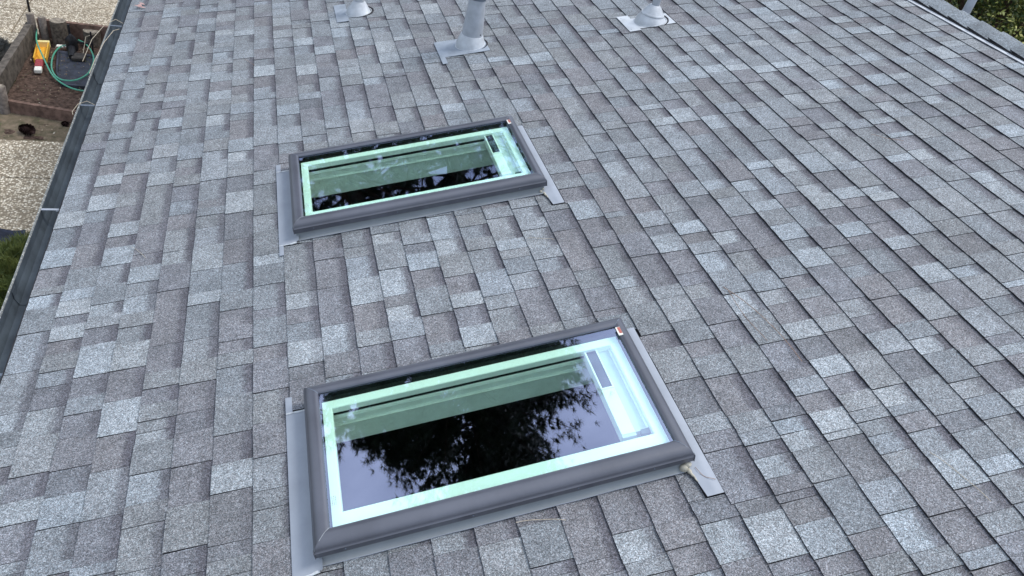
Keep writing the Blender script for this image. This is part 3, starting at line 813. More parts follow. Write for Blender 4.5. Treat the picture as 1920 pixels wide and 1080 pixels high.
    b = MB(); b.box(ox1+.001, SL-.092, oy0+.008, oy1+.004, .020, .0360); ch = b.build('blind_channel', M['channel'], root)
    b = MB(); b.box(ox1+.001, SL-.086, oy1+.0045, oy1+.0300-.012, .018, .0440); b.build('end_cap', M['dark'], ch)
    b = MB(); b.box(ox1+.022, SL-.086, oy0-.014, oy0+.0075, .018, .0440); b.build('end_cap', M['dark'], ch)
    b = MB(); b.box(SL-.0915, SL-.0855, oy0+.008, oy1+.004, .020, .0470); b.build('channel_rib', M['white'], ch)
    # faint etched maker's mark in the near down-slope corner of the glass, too small to read
    b = MB()
    for r in range(3):
        yy = 0.150
        while yy < 0.182:
            l = rs.uniform(0.002, 0.005); b.box(0.060+r*0.006, 0.0625+r*0.006, yy, yy+l, .08755, .08775); yy += l+rs.uniform(.0015, .003)
    b.build('etched_mark', M['flash'], root)
    # screws in the near face
    for x in (0.085, 0.50, 0.86, 1.13):
        b = MB(); b.tube([(x, 0.0008, .060), (x, -0.0022, .060)], [.0030, .0024], 8); b.build('screw', M['collar'], root)
    # apron below the near rail, with its turned-out lip over the shingles
    b = MB(); W_ = -0.004
    b.loft([[Vector((x, yy, z)) for x in (-.004, SL*0.25, SL*.5, SL*.75, SL-.006)] for yy, z in ((.012, .058), (.009, .020), (.004, .0150), (-.006, .0140), (-.012, .0125), (-.0125, .010))], 0, False)
    b.build('apron_flashing', M['apron'], root, smooth=True, angle=60)
    b = MB(); b.tube([(x, -.0125+rs.uniform(-.001, .001), .0125) for x in [i*SL/24 for i in range(25)]], .0017, 5)
    b.build('apron_edge', M['flash'], root)
    # down-slope side flashing: wide pan with narrow tails
    z = 0.0140
    b = MB()
    xs = [-.094, -.089, -.060, -.030, -.012, .006]; zs = [.0125, z, z, z+.001, z+.004, z+.018]
    b.loft([[Vector((x, yy, q)) for x, q in zip(xs, zs)] for yy in (-.032, .10, .25, .40, .55, .650)], 0, False)
    b.loft([[Vector((x, yy, q)) for x, q in ((-.094, .0125), (-.090, z), (-.072, z))] for yy in (-.107, -.032)], 0, False)
    b.loft([[Vector((x, yy, q)) for x, q in ((-.094, .0125), (-.090, z), (-.068, z))] for yy in (.650, .735)], 0, False)
    b.box(-.094, -.072, -.1075, -.107, .008, z)
    b.build('side_flashing', M['flash'], root, smooth=True, angle=50)
    b = MB(); b.tube([(x, .651+rs.uniform(-.0015, .0015), z+.0015) for x in (-.092, -.080, -.068, -.050, -.030, -.010, -.001)], [.003, .004, .0035, .0045, .004, .003, .002], 6)
    b.build('flashing_seam', M['bead'], root, smooth=True)
    b = MB(); b.tube([(-.094+i*.0125, -.033+rs.uniform(-.001, .001)+(.004 if i > 5 else 0), z+.001) for i in range(8)], [.0025, .002, .002, .0022, .002, .004, .0055, .004], 6)
    b.build('flashing_seam', M['bead'], root, smooth=True)
    # up-slope side flashing with a long tail past the near corner
    b = MB()
    x0 = SL-.008
    def rr_(yy, xl):
        return [Vector((xl, yy, z+.0005)), Vector((SL+.030, yy, z)), Vector((SL+.0620, yy, z)), Vector((SL+.0645, yy, .0115))]
    b.loft([rr_(-.124, SL+.003), rr_(-.09, SL-.001), rr_(-.03, x0), rr_(.10, x0), rr_(.35, x0), rr_(SW, x0)], 0, False)
    b.build('side_flashing', M['flash'], root, smooth=True, angle=50)
    # lump and smear of old sealant at the near up-slope corner
    b = MB()
    for (cx, cy, cz, r, sx, sy) in ((SL-.026, -.002, .020, .0165, 1.0, .9), (SL-.012, .002, .030, .012, 1.1, 1.0), (SL-.014, -.016, .016, .009, 0.8, 1.3)):
        if tape: r *= .45
        rings = []
        for a in range(1, 7):
            ph = math.pi*a/7
            rings.append([Vector((cx+sx*r*math.sin(ph)*math.cos(t_)*(1+.25*noise.noise(Vector((a*.9, t_*1.3, cx*90)))), cy+sy*r*math.sin(ph)*math.sin(t_), cz+r*math.cos(ph))) for t_ in [k*math.pi/4 for k in range(8)]])
        b.loft(rings, 0, True, True)
    pts = [(SL-.013+.0016*i+.0015*math.sin(i*2), -.012-.0075*i, .0140) for i in range(8)]
    b.tube(pts, [.006, .0055, .0045, .0045, .003, .0032, .002, .001], 6)
    b.build('sealant_lump', M['caulk'], root, smooth=True, angle=80)
    # small red and white sticker at the far up-slope corner of the cladding
    b = MB(); b.box(SL-.044, SL-.026, SW-.105, SW-.060, .0985, .1018); st = b.build('sticker', M['whp'], root)
    b = MB(); b.box(SL-.038, SL-.0265, SW-.096, SW-.062, .1018, .1023); b.build('sticker_print', M['red'], st)
    return root

skylight(*SKY[0], 'nearer and larger-looking skylight, glass mirroring a dark tree and violet sky', 3, False)
skylight(*SKY[1], 'farther skylight higher up the picture, green glass almost wholly dark', 5, True)

# ------------------------------------------------------------------ vents through the roof
UP = Vector((SI, 0, CO))                                   # world up in roof coordinates
def vent(name, cv, cu, label, cat, plate, tail, stack, platemat, bootmat, seed):
    """stack: list of (height along plumb, radius); first ring lies in the roof plane"""
    root = empty(name, RW(cv, cu, 0), (0, -TH, 0), label, cat, 'plumbing vents through the roof')
    b = MB()
    for (v0, v1, u0, u1, z) in plate: b.box(v0-cv, v1-cv, u0-cu, u1-cu, z-.0016, z)
    o = b.build('base_flashing', platemat, root)
    r0 = stack[0][2][0][1]
    b = MB(); b.tube([((r0+.016)*math.cos(a), (r0+.016)*math.sin(a), .0125) for a in [(-62+k*11)*math.pi/180 for k in range(12)]], [.002, .004, .005, .006, .005, .007, .006, .006, .005, .005, .004, .002], 6)
    b.build('boot_gap_shade', M['asph'], root, smooth=True)  # dark arc added in place of the shaded gap by the cut shingles
    b = MB(); b.tube([((r0*1.02)*math.cos(a), (r0*.99)*math.sin(a), .013) for a in [k*math.pi/14 for k in range(29)]], [.0022+.0015*abs(math.sin(k*1.7)) for k in range(29)], 5)
    b.build('sealant_bead', M['bead'], root, smooth=True)
    for (v, u) in tail:
        b = MB(); b.tube([(v-cv, u-cu, .012), (v-cv, u-cu, .0155)], [.005, .004], 8); b.build('nail_head', M['collar'], root)
    for nm, mat, secs, in stack:
        b = MB(); rings = []
        for h, r, lx, ly in secs:
            if h <= 0: rings.append([Vector((r*1.03*math.cos(a), r*math.sin(a), .009)) for a in [k*math.pi/12 for k in range(24)]])
            else:
                c = UP*h + Vector((lx, ly, 0))
                ax = Vector((CO, 0, -SI))
                rings.append([c + ax*r*math.cos(a) + Vector((0, 1, 0))*r*math.sin(a) for a in [k*math.pi/12 for k in range(24)]])
        b.loft(rings, 0, True, True)
        b.build(nm, mat, root, smooth=True, angle=35)
    return root
va = vent('flue_pipe', 2.508, 5.015, 'thick tapered grey flue pipe with dark collar, beyond both skylights', 'vent pipe',
     [(2.268, 2.62, 4.872, 5.140, .0145), (2.268, 2.302, 4.772, 4.872, .0145)], [],
     [('boot', M['galv'], [(0, .104, 0, 0), (.03, .100, 0, 0), (.075, .084, 0, 0), (.088, .079, 0, 0)]),
      ('pipe', M['vent'], [(.080, .0745, 0, 0), (.2, .0665, 0, 0), (.345, .0560, 0, 0)]),
      ('collar', M['collar'], [(.335, .0585, 0, 0), (.345, .0630, 0, 0), (.362, .0640, 0, 0), (.372, .056, 0, 0)]),
      ('upper_pipe', M['vent'], [(.365, .052, 0, 0), (.70, .052, 0, 0)]),
      ('rain_cap', M['collar'], [(.69, .075, 0, 0), (.71, .080, 0, 0), (.76, .03, 0, 0)])], M['plate'], M['galv'], 1)
b = MB(); b.tube([UP*.10 + Vector((-.055, -.047, 0)), UP*.33 + Vector((-.043, -.036, 0))], .0022, 5); b.build('pipe_seam', M['collar'], va)
b = MB(); b.tube([UP*.098 + Vector((.043, -.0575, 0)), UP*.098 + Vector((.045, -.0615, 0))], .0042, 8); b.build('rivet', M['black'], va)
vb = vent('vent_pipe', 3.835, 4.945, 'thin grey vent pipe in a bright ringed boot, right of the thick flue', 'vent pipe',
     [(3.627, 3.712, 4.808, 5.085, .0150), (3.7115, 3.99, 4.842, 5.028, .0115)], [(3.650, 5.052), (3.648, 4.842)],
     [('boot', M['galv'], [(0, .112, .0, 0), (.025, .106, 0, 0), (.058, .082, 0, 0)]),
      ('boot_ring', M['galv'], [(.054, .085, 0, 0), (.062, .087, 0, 0), (.070, .083, 0, 0)]),
      ('boot_neck', M['galv'], [(.068, .080, 0, 0), (.10, .060, 0, 0), (.125, .036, 0, 0)]),
      ('pipe', M['vent'], [(.10, .029, 0, 0), (.25, .028, .012, .0), (.50, .028, .030, .0)])], M['galv'], M['galv'], 2)
vc = vent('vent_pipe', 1.812, 5.935, 'small vent boot with a pale plate at the top edge, left of the thick flue', 'vent pipe',
     [(1.633, 1.725, 5.775, 6.135, .0150), (1.7245, 1.868, 5.850, 6.03, .0115)], [],
     [('boot', M['galv'], [(0, .098, 0, 0), (.03, .088, 0, 0), (.095, .046, 0, 0)]),
      ('pipe', M['galv'], [(.085, .038, 0, 0), (.40, .036, 0, 0)])], M['plate'], M['galv'], 3)
# plumbing pipe beyond the ridge
root = empty('vent_pipe', (5.90, 4.405, 3.83), (0, 0, 0), 'slim pale pipe rising from behind the ridge in front of the green trees', 'vent pipe', 'plumbing vents through the roof')
b = MB(); b.tube([(0, 0, 0), (0.01, 0.02, 0.5)], .030, 14); b.build('pipe', M['vent'], root, smooth=True)
b = MB(); b.tube([(0, 0, -.03), (0, 0, .05)], [.08, .036], 14); b.build('boot', M['collar'], root, smooth=True)

# ------------------------------------------------------------------ litter on the roof and in the gutter
def strand(name, pts, rad, mat, label, cat, group=None, n=5):
    c = sum((Vector(p) for p in pts), Vector())/len(pts)
    b = MB(); b.tube([Vector(p)-c for p in pts], rad, n)
    o = b.build(name, mat, None, smooth=True); o.location = c
    return tag(o, label, cat, group)
NEED = 'dry pine needles lying on the shingles'
def rpts(a, c, bend, n=9, z=.014):
    res = []
    for i in range(n):
        t = i/(n-1); q = math.sin(math.pi*t)*bend
        dv, du = c[0]-a[0], c[1]-a[1]; l = math.hypot(dv, du)
        res.append(RW(a[0]+dv*t - du/l*q, a[1]+du*t + dv/l*q, z+.002*math.sin(9*t)))
    return res
strand('pine_needle', rpts((3.02, 2.15), (3.11, 1.66), .030), .0012, M['straw'], 'long reddish dry needle right of the nearer skylight', 'pine needle', NEED)
strand('pine_needle', rpts((3.03, 2.12), (3.04, 1.80), -.012), .0010, M['straw'], 'shorter needle crossing the long reddish one right of the nearer skylight', 'pine needle', NEED)
strand('pine_needle', rpts((3.30, 1.16), (3.36, .94), .010), .0011, M['straw2'], 'pale needle near the lower right corner', 'pine needle', NEED)
strand('pine_needle', rpts((1.86, 1.30), (2.02, 1.262), .008), .0011, M['straw2'], 'pale needle just below the apron of the nearer skylight', 'pine needle', NEED)
strand('dry_twig', rpts((2.508, 1.33), (2.553, 1.265), -.012, z=.017), .0009, M['straw'], 'thin brown twig curled on the right side flashing of the nearer skylight', 'twig')
for q, (a_, c_, bd, mt, lb) in enumerate((
        ((.42, 3.30), (.50, 3.18), .006, 'straw2', 'short pale needle left of the farther skylight near the gutter'),
        ((.95, 5.35), (1.02, 5.22), .004, 'straw', 'short brown needle between the far gutter end and the left vent boot'),
        ((2.30, 2.75), (2.42, 2.70), .005, 'straw2', 'short pale needle between the two skylights'),
        ((4.35, 3.05), (4.47, 2.93), -.006, 'straw', 'short brown needle well right of the farther skylight'))):
    strand('pine_needle', rpts(a_, c_, bd), .0009, M[mt], lb, 'pine needle', NEED)
gl = H-0.02
G2 = 'dry twigs caught on the gutter'
strand('dry_twig', [(-.01, 6.42, gl+.03), (-.06, 6.44, gl+.05), (-.13, 6.36, gl+.03), (-.20, 6.18, gl-.02), (-.24, 5.95, gl-.10)], .0022, M['straw2'], 'upper pale twig bent from the roof over the gutter beside the hose', 'twig', G2)
strand('dry_twig', [(-.02, 6.30, gl+.03), (-.05, 6.22, gl+.045), (-.09, 6.02, gl+.03), (-.115, 5.75, gl+.01), (-.118, 5.52, gl+.006)], .0022, M['straw2'], 'lower pale twig curving down along the gutter lip beside the hose', 'twig', G2)
strand('dry_twig', [(-.02, 5.06, gl+.0), (-.07, 5.09, gl+.01), (-.12, 5.06, gl+.0), (-.145, 4.99, gl-.02), (-.13, 4.93, gl-.01)], .0018, M['straw2'], 'small hooked twig hanging over the gutter strap above the red board', 'twig', G2)
b = MB()
for q in range(5):
    a = R.uniform(0, 6.28); p = Vector((R.uniform(-.025, .025), R.uniform(-.05, .05), .008+.002*q)); d = Vector((math.cos(a), math.sin(a), .1))*.03; s_ = Vector((-math.sin(a), math.cos(a), 0))*.013
    b.face([p-d, p+s_, p+d, p-s_], 0)
o = b.build('dead_leaves', simple('pinkish_dead_leaf', (.42, .27, .25), .7, .2, .1, 40)); o.location = RW(.10, 6.75, .012); tag(o, 'pinkish dead leaves near the far end of the gutter', 'leaves')

# ------------------------------------------------------------------ planting bed with timber edges
def thing_box(name, label, cat, group, mat, P0, P1, z0, z1, th, rnd=0):
    """a long board between two ground points, origin at its base"""
    a, c = Vector((*P0, 0)), Vector((*P1, 0)); d = c-a; l = d.length; ang = math.atan2(d.y, d.x)
    b = MB(); n_ = max(2, int(l/.15)); rings = []
    for i in range(n_+1):
        x = l*i/n_; j = .004*noise.noise(Vector((x*4, z1, 1)))
        rings.append([Vector((x, -th/2+j, z0)), Vector((x, th/2+j, z0)), Vector((x, th/2+j, z1+j)), Vector((x, -th/2+j, z1+j))])
    b.loft(rings, 0, True, True)
    o = b.build(name, mat, None); o.location = a; o.rotation_euler = (0, 0, ang)
    return tag(o, label, cat, group)
BG = 'timber boards edging the planting bed'
thing_box('edging_board', 'reddish brown board along the near edge of the planting bed', 'board', BG, M['wood'], (-1.93, 9.66), (.30, 9.05), -.03, .155, .05)
thing_box('edging_board', 'weathered grey board along the left edge of the planting bed', 'board', BG, M['woodg'], (-2.13, 9.75), (-2.10, 11.86), -.03, .26, .09)
thing_box('edging_board', 'brown board across the far end of the planting bed behind the stumps', 'board', BG, M['wood'], (-2.04, 12.03), (.30, 11.80), -.03, .26, .06)
def post(x, y, r, h, label, mat=M['post']):
    b = MB(); rings = []
    for i, (z, q) in enumerate(((-.03, 1), (h*.5, .98), (h-.012, 1.0), (h, .88))):
        rings.append([Vector((r*q*math.cos(a)*(1+.06*math.sin(3*a)), r*q*math.sin(a), z)) for a in [k*math.pi/6 for k in range(12)]])
    b.loft(rings, 0, True, False)
    b.face([p for p in rings[-1]], 1)
    o = b.build('bed_post', [mat, M['cut']], None, smooth=True, angle=45); o.location = (x, y, 0)
    return tag(o, label, 'post', 'round posts of the planting bed')
post(-1.975, 9.64, .060, .34, 'thick round post at the near left corner of the planting bed')
post(-2.07, 11.84, .050, .40, 'post at the far left corner of the planting bed, taller than its boards')
post(-1.93, 11.83, .050, .37, 'round pale-topped post just right of the far left corner of the bed')
b = MB(); b.tube([(0, 0, -.05), (.01, .0, 1.3)], .016, 8); o = b.build('garden_stake', M['blackp'], None, smooth=True); o.location = (-2.11, 12.0, 0)
tag(o, 'thin dark upright stake at the far left corner of the bed', 'stake')

def stump(x, y, r, h, label):
    root = empty('stump', (x, y, 0), label=label, cat='stump', group='wooden stumps at the back of the bed')
    b = MB(); rings = []
    for i in range(6):
        z = -.03 + (h+.03)*i/5; q = 1.06-.08*i/5
        rings.append([Vector((r*q*math.cos(a)*(1+.04*math.sin(5*a+x)), r*q*math.sin(a)*(1+.03*math.cos(4*a)), z)) for a in [k*math.pi/10 for k in range(20)]])
    b.loft(rings, 0, True, False); b.build('bark', M['stump'], root, smooth=True, angle=60)
    b = MB(); b.face([p + Vector((0, 0, .001)) for p in rings[-1]]); b.build('cut_face', M['cut'], root)
stump(-1.735, 11.84, .105, .33, 'wider grey log stump standing behind the black pump at the back of the bed')
stump(-1.33, 11.90, .115, .20, 'low flat stump at the back of the bed next to the gutter')

# yellow tray with red and white end, lying in the bed
root = empty('plastic_tray', (-1.885, 11.32, .02), (0, 0, math.radians(6)), 'long open yellow plastic tray with a red and white end, under the hose', 'tray')
b = MB(); w2, l2, d2 = .076, .26, .08
b.box(-w2, w2, -l2, l2, 0, .008); b.build('tray_bottom', M['yellow'], root)
for q in ((-w2, -w2+.014, -l2, l2), (w2-.014, w2, -l2, l2)):
    b = MB(); b.box(*q, .008, d2); b.build('side', M['yellow'], root)
b = MB(); b.box(-w2-.005, w2+.005, l2, l2+.055, 0, d2+.01); b.build('rim', M['yrim'], root, bevel=.006)
b = MB(); b.box(-w2+.015, w2-.014, -l2, -l2+.012, .0085, d2*.6); b.build('end_wall', M['yellow'], root)
b = MB(); b.box(-.050, .048, -l2-.215, -l2-.001, 0, .065); b.build('red_end', M['redp'], root, bevel=.01)
b = MB(); b.box(-.046, .042, -l2-.335, -l2-.216, 0, .055); b.build('white_end', M['whp'], root, bevel=.008)

# black rubber mat / tub lid
b = MB()
P = [(-1.73, 11.50), (-1.20, 11.42), (-1.10, 10.60), (-1.22, 10.40), (-1.50, 10.42), (-1.63, 10.80)]
c0 = Vector((-1.42, 10.95, 0))
top = [Vector((*p, .035))-c0 for p in P]; bot = [Vector((*p, -.02))-c0 for p in P]; inn = [v*.90+Vector((0, 0, .0)) for v in top]; low = [Vector((v.x*.88, v.y*.88, .012)) for v in top]
b.loft([bot, top, inn, low], 0, True, False); b.face(low, 0)
o = b.build('pond_liner', M['mat_'], None); o.location = c0
tag(o, 'black moulded plastic basin with low rim lying in the bed under the hose loop', 'basin')
# black pump with pipes
root = empty('garden_pump', (-1.56, 11.62, 0), label='jumble of black pump and pipe fittings between the stumps and the basin', cat='pump')
b = MB(); b.tube([(0, 0, 0), (0, 0, .15), (.01, -.02, .19), (.01, -.03, .24)], [.075, .08, .055, .02], 12); b.build('pump_body', M['blackp'], root, smooth=True)
b = MB(); b.tube([(-.02, .06, .1), (-.02, .08, .34)], .017, 8); b.build('upright_handle', M['blackp'], root, smooth=True)
b = MB(); b.tube([(.04, .03, .12), (.14, -.02, .13), (.27, -.03, .12)], .013, 8); b.build('pipe', M['blackp'], root, smooth=True)
b = MB(); b.tube([(.0, -.04, .06), (.03, -.20, .05), (.05, -.36, .05)], [.045, .055, .035], 10); b.build('hose_coupling', M['blackp'], root, smooth=True)
b = MB(); b.box(.05, .22, -.42, -.24, .02, .07); b.build('flat_block', M['umber'], root, bevel=.01)
b = MB(); b.box(-.19, -.10, -.06, .01, .05, .065); b.box(-.09, -.05, -.03, .02, .05, .07); b.build('white_tag', M['whp'], root)
b = MB(); b.tube([(.27, -.05, .0), (.27, -.02, .30)], .012, 8); b.build('stand_leg', M['blackp'], root, smooth=True)
b = MB(); b.tube([(.17, -.35, .0), (.20, -.02, .22), (.32, .02, .26)], .005, 6); b.build('wire_hoop', M['straw2'], root, smooth=True)

# hose: one run down past the tray, one open loop
def smooth_path(P, n=8):
    P = [Vector(p) for p in P]; res = []
    for i in range(len(P)-1):
        p0 = P[max(i-1, 0)]; p1 = P[i]; p2 = P[i+1]; p3 = P[min(i+2, len(P)-1)]
        for k in range(n):
            t = k/n
            res.append(.5*((2*p1)+(-p0+p2)*t+(2*p0-5*p1+4*p2-p3)*t*t+(-p0+3*p1-3*p2+p3)*t**3))
    res.append(P[-1]); return res
HZ = .055
run = [(-2.03, 11.88, .16), (-1.965, 11.50, .15), (-1.85, 11.17, .11), (-1.65, 10.67, .055), (-1.49, 10.42, .05), (-1.33, 10.31, .03), (-1.16, 10.28, .03), (-.9, 10.4, .02)]
loop = [(-1.60, 11.62, .07), (-1.70, 11.55, .06), (-1.735, 11.26, .055), (-1.68, 10.84, HZ), (-1.56, 10.56, HZ), (-1.43, 10.50, HZ), (-1.31, 10.57, HZ), (-1.225, 10.80, HZ), (-1.225, 11.20, HZ), (-1.30, 11.50, .065), (-1.40, 11.69, .08), (-1.50, 11.78, .09)]
b = MB(); b.tube(smooth_path(run), .0105, 8); b.tube(smooth_path(loop), .0105, 8)
o = b.build('garden_hose', M['hose'], None, smooth=True); tag(o, 'green garden hose making one open loop over the black basin', 'hose')

# pine cones
def cone_(x, y, r, label, seed):
    rs = random.Random(seed); root = empty('pine_cone', (x, y, r*.62), (math.radians(82), 0, math.radians(60)), label, 'pine cone', 'pine cones on the ground'); root.scale = (.78, .78, 1.2)
    b = MB()
    rings = [[Vector((r*.55*math.sin(math.pi*(i+.5)/7)*math.cos(a), r*.55*math.sin(math.pi*(i+.5)/7)*math.sin(a), r*(1-2*(i+.5)/7)*.9)) for a in [k*math.pi/5 for k in range(10)]] for i in range(7)]
    b.loft(rings, 0, True, True); b.build('core', M['cone'], root)
    b = MB()
    for k in range(110):
        t = k/110; a = k*2.39996; z = r*(1-2*t)*.95; rad = r*.62*math.sin(math.pi*(t*.9+.06)); c = Vector((rad*math.cos(a), rad*math.sin(a), z))
        o_ = Vector((math.cos(a), math.sin(a), .5)).normalized(); s_ = Vector((-math.sin(a), math.cos(a), 0))
        q = r*rs.uniform(.20, .34)
        b.face([c-s_*q*.6, c+o_*q*1.6-s_*q*.8, c+o_*q*2, c+o_*q*1.6+s_*q*.8, c+s_*q*.6], 0)
    b.build('scales', M['cone'], root)
cone_(-1.66, 9.14, .080, 'large dark pine cone lying in front of the board by the bed', 11)
cone_(-1.29, 9.36, .042, 'small dark pine cone close to the gutter in front of the board', 12)

# leaf litter on the soil: nobody could count it
b = MB(); rs = random.Random(31)
for i in range(1500):
    x = rs.uniform(-2.0, .2); y = rs.uniform(9.0, 11.95)
    if abs(y-9.6-(-.27)*(x+1.93)) < .06: continue
    a = rs.uniform(0, 6.28); l = rs.uniform(.006, .020); p = Vector((x, y, .018)); d = Vector((math.cos(a), math.sin(a), rs.uniform(0, .6)))*l; s_ = Vector((-math.sin(a), math.cos(a), rs.uniform(-.2, .3)))*l*.5
    c = rs.choice(((.16, .11, .07), (.10, .075, .05), (.30, .25, .17), (.09, .10, .04), (.07, .045, .035), (.42, .38, .30) if rs.random() < .3 else (.10, .07, .05)))
    b.face([p-d, p+s_, p+d, p-s_], 0, c)
o = b.build('leaf_litter', M['leaf']); o['kind'] = 'stuff'

# navy tarp edge beside the shrub
b = MB(); g = []
for j in range(9):
    row = []
    for i in range(13):
        x = -1.95+.70*i/12; y = 6.55+.62*j/8 - .10*(i/12)
        row.append(Vector((x, y, .05+.05*noise.noise(Vector((x*4, y*4, 0)))+.02*math.sin(i))))
    g.append(row)
b.loft(g, 0, False)
o = b.build('tarp', M['tarp'], None, smooth=True); tag(o, 'dark navy tarp lying on the paving behind the green shrub', 'tarp')

# ------------------------------------------------------------------ plants
def blade_shrub(x, y, rx, ry, h, n, label, seed, name='conifer_shrub', base=(.095, .140, .048)):
    rs = random.Random(seed)
    root = empty(name, (x, y, 0), label=label, cat='shrub')
    b = MB()
    for k in range(9):
        a = rs.uniform(0, 6.28); b.tube([(0, 0, 0), (rx*.35*math.cos(a), ry*.35*math.sin(a), h*.4), (rx*.7*math.cos(a), ry*.7*math.sin(a), h*.7)], [.02, .012, .004], 5)
    b.build('stems', M['bark'], root)
    b = MB()
    tufts = [(rs.uniform(0, 6.28), math.sqrt(rs.random()), rs.random()) for _ in range(n//34)]
    for a, q, zz in tufts:
        cx, cy = rx*q*math.cos(a), ry*q*math.sin(a); top = h*(1-.55*q*q); cz = top*(.35+.65*zz)
        shade = rs.uniform(.6, 1.3); yel = rs.random()
        for _ in range(34):
            d = Vector((rs.gauss(0, .55)+cx/rx*.5, rs.gauss(0, .55)+cy/ry*.5, rs.uniform(.2, 1.3))).normalized()
            l = rs.uniform(.05, .11); s_ = d.orthogonal().normalized()*.0035
            p = Vector((cx, cy, cz)) + Vector((rs.uniform(-.03, .03), rs.uniform(-.03, .03), rs.uniform(-.03, .03)))
            c = (base[0]*shade*(1+.7*yel), base[1]*shade*(1+.3*yel), base[2]*shade)
            b.face([p-s_, p+s_, p+d*l+s_*.3, p+d*l-s_*.3], 0, c)
    b.build('foliage', M['leaf'], root)
blade_shrub(-1.10, 6.05, .30, .62, .46, 24000, 'bushy green needle-leaved shrub below the gutter at the left edge', 41)
# low grey-blue clump of blades left of the bed
blade_shrub(-2.40, 11.12, .13, .36, .20, 6000, 'low grey-blue clump of blades on the paving outside the left edging board', 43, 'ground_clump', (.050, .062, .070))

def leafy_tree(x, y, h, r, label, seed, tones, n=9000):
    rs = random.Random(seed)
    root = empty('leafy_tree', (x, y, 0), label=label, cat='tree', group='leafy trees beyond the ridge')
    b = MB(); b.tube([(0, 0, -.1), (.05, 0, h*.3), (.0, .1, h*.62)], [.16, .12, .06], 10)
    limbs = []
    for k in range(9):
        a = k*2.4+rs.random(); e = Vector((r*.7*math.cos(a), r*.7*math.sin(a), h*rs.uniform(.45, .85))); m_ = Vector((r*.25*math.cos(a), r*.25*math.sin(a), h*.4))
        b.tube([(0, 0, h*.25), m_, e], [.07, .045, .015], 6)
    b.build('trunk', M['bark'], root, smooth=True)
    b = MB()
    clumps = []
    for _ in range(70):
        d = Vector((rs.gauss(0, 1), rs.gauss(0, 1), rs.gauss(0, 1))).normalized()*(rs.random()**.4)
        clumps.append((Vector((d.x*r, d.y*r, h*.58+d.z*h*.42)), rs.uniform(.35, .75), rs.random(), rs.uniform(.55, 1.25)))
    for i in range(n):
        c, q, ty, sh = clumps[i % len(clumps)]
        dd = Vector((rs.gauss(0, 1), rs.gauss(0, 1), rs.gauss(0, .8))).normalized()*q*(rs.random()**.5)
        p = c+dd; nrm = (dd.normalized()+Vector((rs.gauss(0, .5), rs.gauss(0, .5), rs.gauss(0, .5)+.4))).normalized()
        s1 = nrm.orthogonal().normalized(); s1.rotate(Matrix.Rotation(rs.uniform(0, 6.28), 3, nrm)); s2_ = nrm.cross(s1); l = rs.uniform(.022, .048)
        t = tones[0] if ty < .6 else tones[1]
        if rs.random() < .10: t = tones[2]
        k_ = sh*rs.uniform(.8, 1.2)
        b.face([p-s1*l, p+s2_*l*.5, p+s1*l, p-s2_*l*.5], 0, (t[0]*k_, t[1]*k_, t[2]*k_))
    b.build('crown', M['leaf'], root)
TG = ((.070, .115, .040), (.20, .23, .045), (.62, .60, .20))
TD = ((.055, .095, .045), (.12, .15, .045), (.45, .42, .14))
leafy_tree(13.6, 10.6, 4.6, 1.9, 'yellow-flecked leafy tree right of the pipe behind the ridge', 51, TG, 26000)
leafy_tree(12.9, 12.7, 4.2, 1.6, 'darker leafy tree left of the pipe behind the ridge', 52, TD, 22000)
leafy_tree(15.6, 8.6, 4.8, 1.9, 'leafy tree at the far upper right corner behind the ridge', 53, TG, 20000)
leafy_tree(16.6, 12.6, 4.4, 2.3, 'dark tree farther off, filling in behind the other leafy trees', 54, TD, 22000)

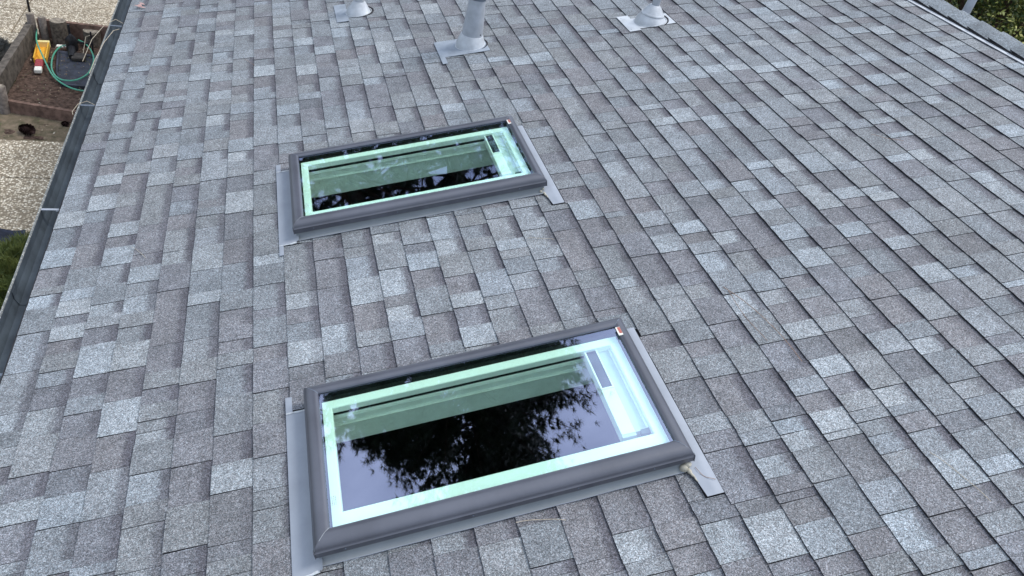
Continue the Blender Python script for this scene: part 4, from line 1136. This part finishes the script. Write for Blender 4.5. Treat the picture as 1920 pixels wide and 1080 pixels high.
def pine(x, y, h, base, prof, label, seed, nb=110, dens=1.0):
    """tall pine; prof(t) = crown radius at height fraction t of the crown"""
    rs = random.Random(seed)
    root = empty('pine_tree', (x, y, 0), label=label, cat='tree', group='tall pines mirrored in the glass')
    b = MB(); b.tube([(0, 0, -.1), (.1, .05, h*.4), (0, .1, h*.75), (0, 0, h)], [.30, .22, .12, .02], 12)
    nd = MB()
    for k in range(nb):
        t = (k+rs.random())/nb; z = base+(h-base)*t*.985
        L_ = prof(t)*rs.uniform(.72, 1.10); a = k*2.39996+rs.uniform(-.3, .3)
        dx, dy = math.cos(a), math.sin(a); rise = rs.uniform(-.05, .35)+.35*t
        pts = [Vector((dx*L_*s, dy*L_*s, z + rise*L_*s*(.4+.6*s) - .10*L_*(1-s)*s)) for s in (0, .3, .6, 1.0)]
        b.tube(pts, [.045, .035, .02, .006], 5)
        ncl = int(34*dens*(L_/2.5)+6)
        if z < 13.2: ncl = int(ncl*(.22+.14*rs.random()))
        for c in range(ncl):
            s = rs.uniform(.25, 1.0)
            p = pts[0].lerp(pts[3], s) + Vector((rs.gauss(0, .22*L_/3), rs.gauss(0, .22*L_/3), rs.gauss(0, .12)+.05))
            sh = rs.uniform(.6, 1.3)
            if s < .84:
                for q in range(6):
                    d = Vector((rs.gauss(0, 1), rs.gauss(0, 1), rs.gauss(0, .7))).normalized()*rs.uniform(.09, .16); w_ = d.orthogonal().normalized()*rs.uniform(.03, .06)
                    nd.face([p-d, p+w_, p+d, p-w_], 0, (.024*sh, .040*sh, .018*sh))
            for q in range(24):
                d = Vector((rs.gauss(0, 1)+dx*.8, rs.gauss(0, 1)+dy*.8, rs.gauss(0, 1)+.4)).normalized()*rs.uniform(.16, .30)
                w_ = d.orthogonal().normalized()*.010
                nd.face([p-w_, p+w_, p+d], 0, (.030*sh, .050*sh, .022*sh))
    b.build('trunk', M['bark'], root, smooth=True)
    nd.build('crown', M['leaf'], root)
    return root
pine(-0.9, 15.6, 24.4, 8.0, lambda t: 4.4*math.sqrt(max(0, 1-(t*.98)**3.2))*(.75+.25*math.sin(t*11)), 'tallest pine past the far end of the house, mirrored in the nearer skylight', 61, 210, 1.7)
pine(1.6, 17.0, 22.0, 7.0, lambda t: 3.1*math.sqrt(max(0, 1-(t*.98)**2.2)), 'second pine past the far end of the house, right of the tallest one', 62, 200, 1.6)
pine(-3.7, 16.2, 21.2, 5.0, lambda t: 3.1*math.sqrt(max(0, 1-(t*.98)**2.0)), 'lower pine to the left of the tallest one', 63, 150, 1.4)
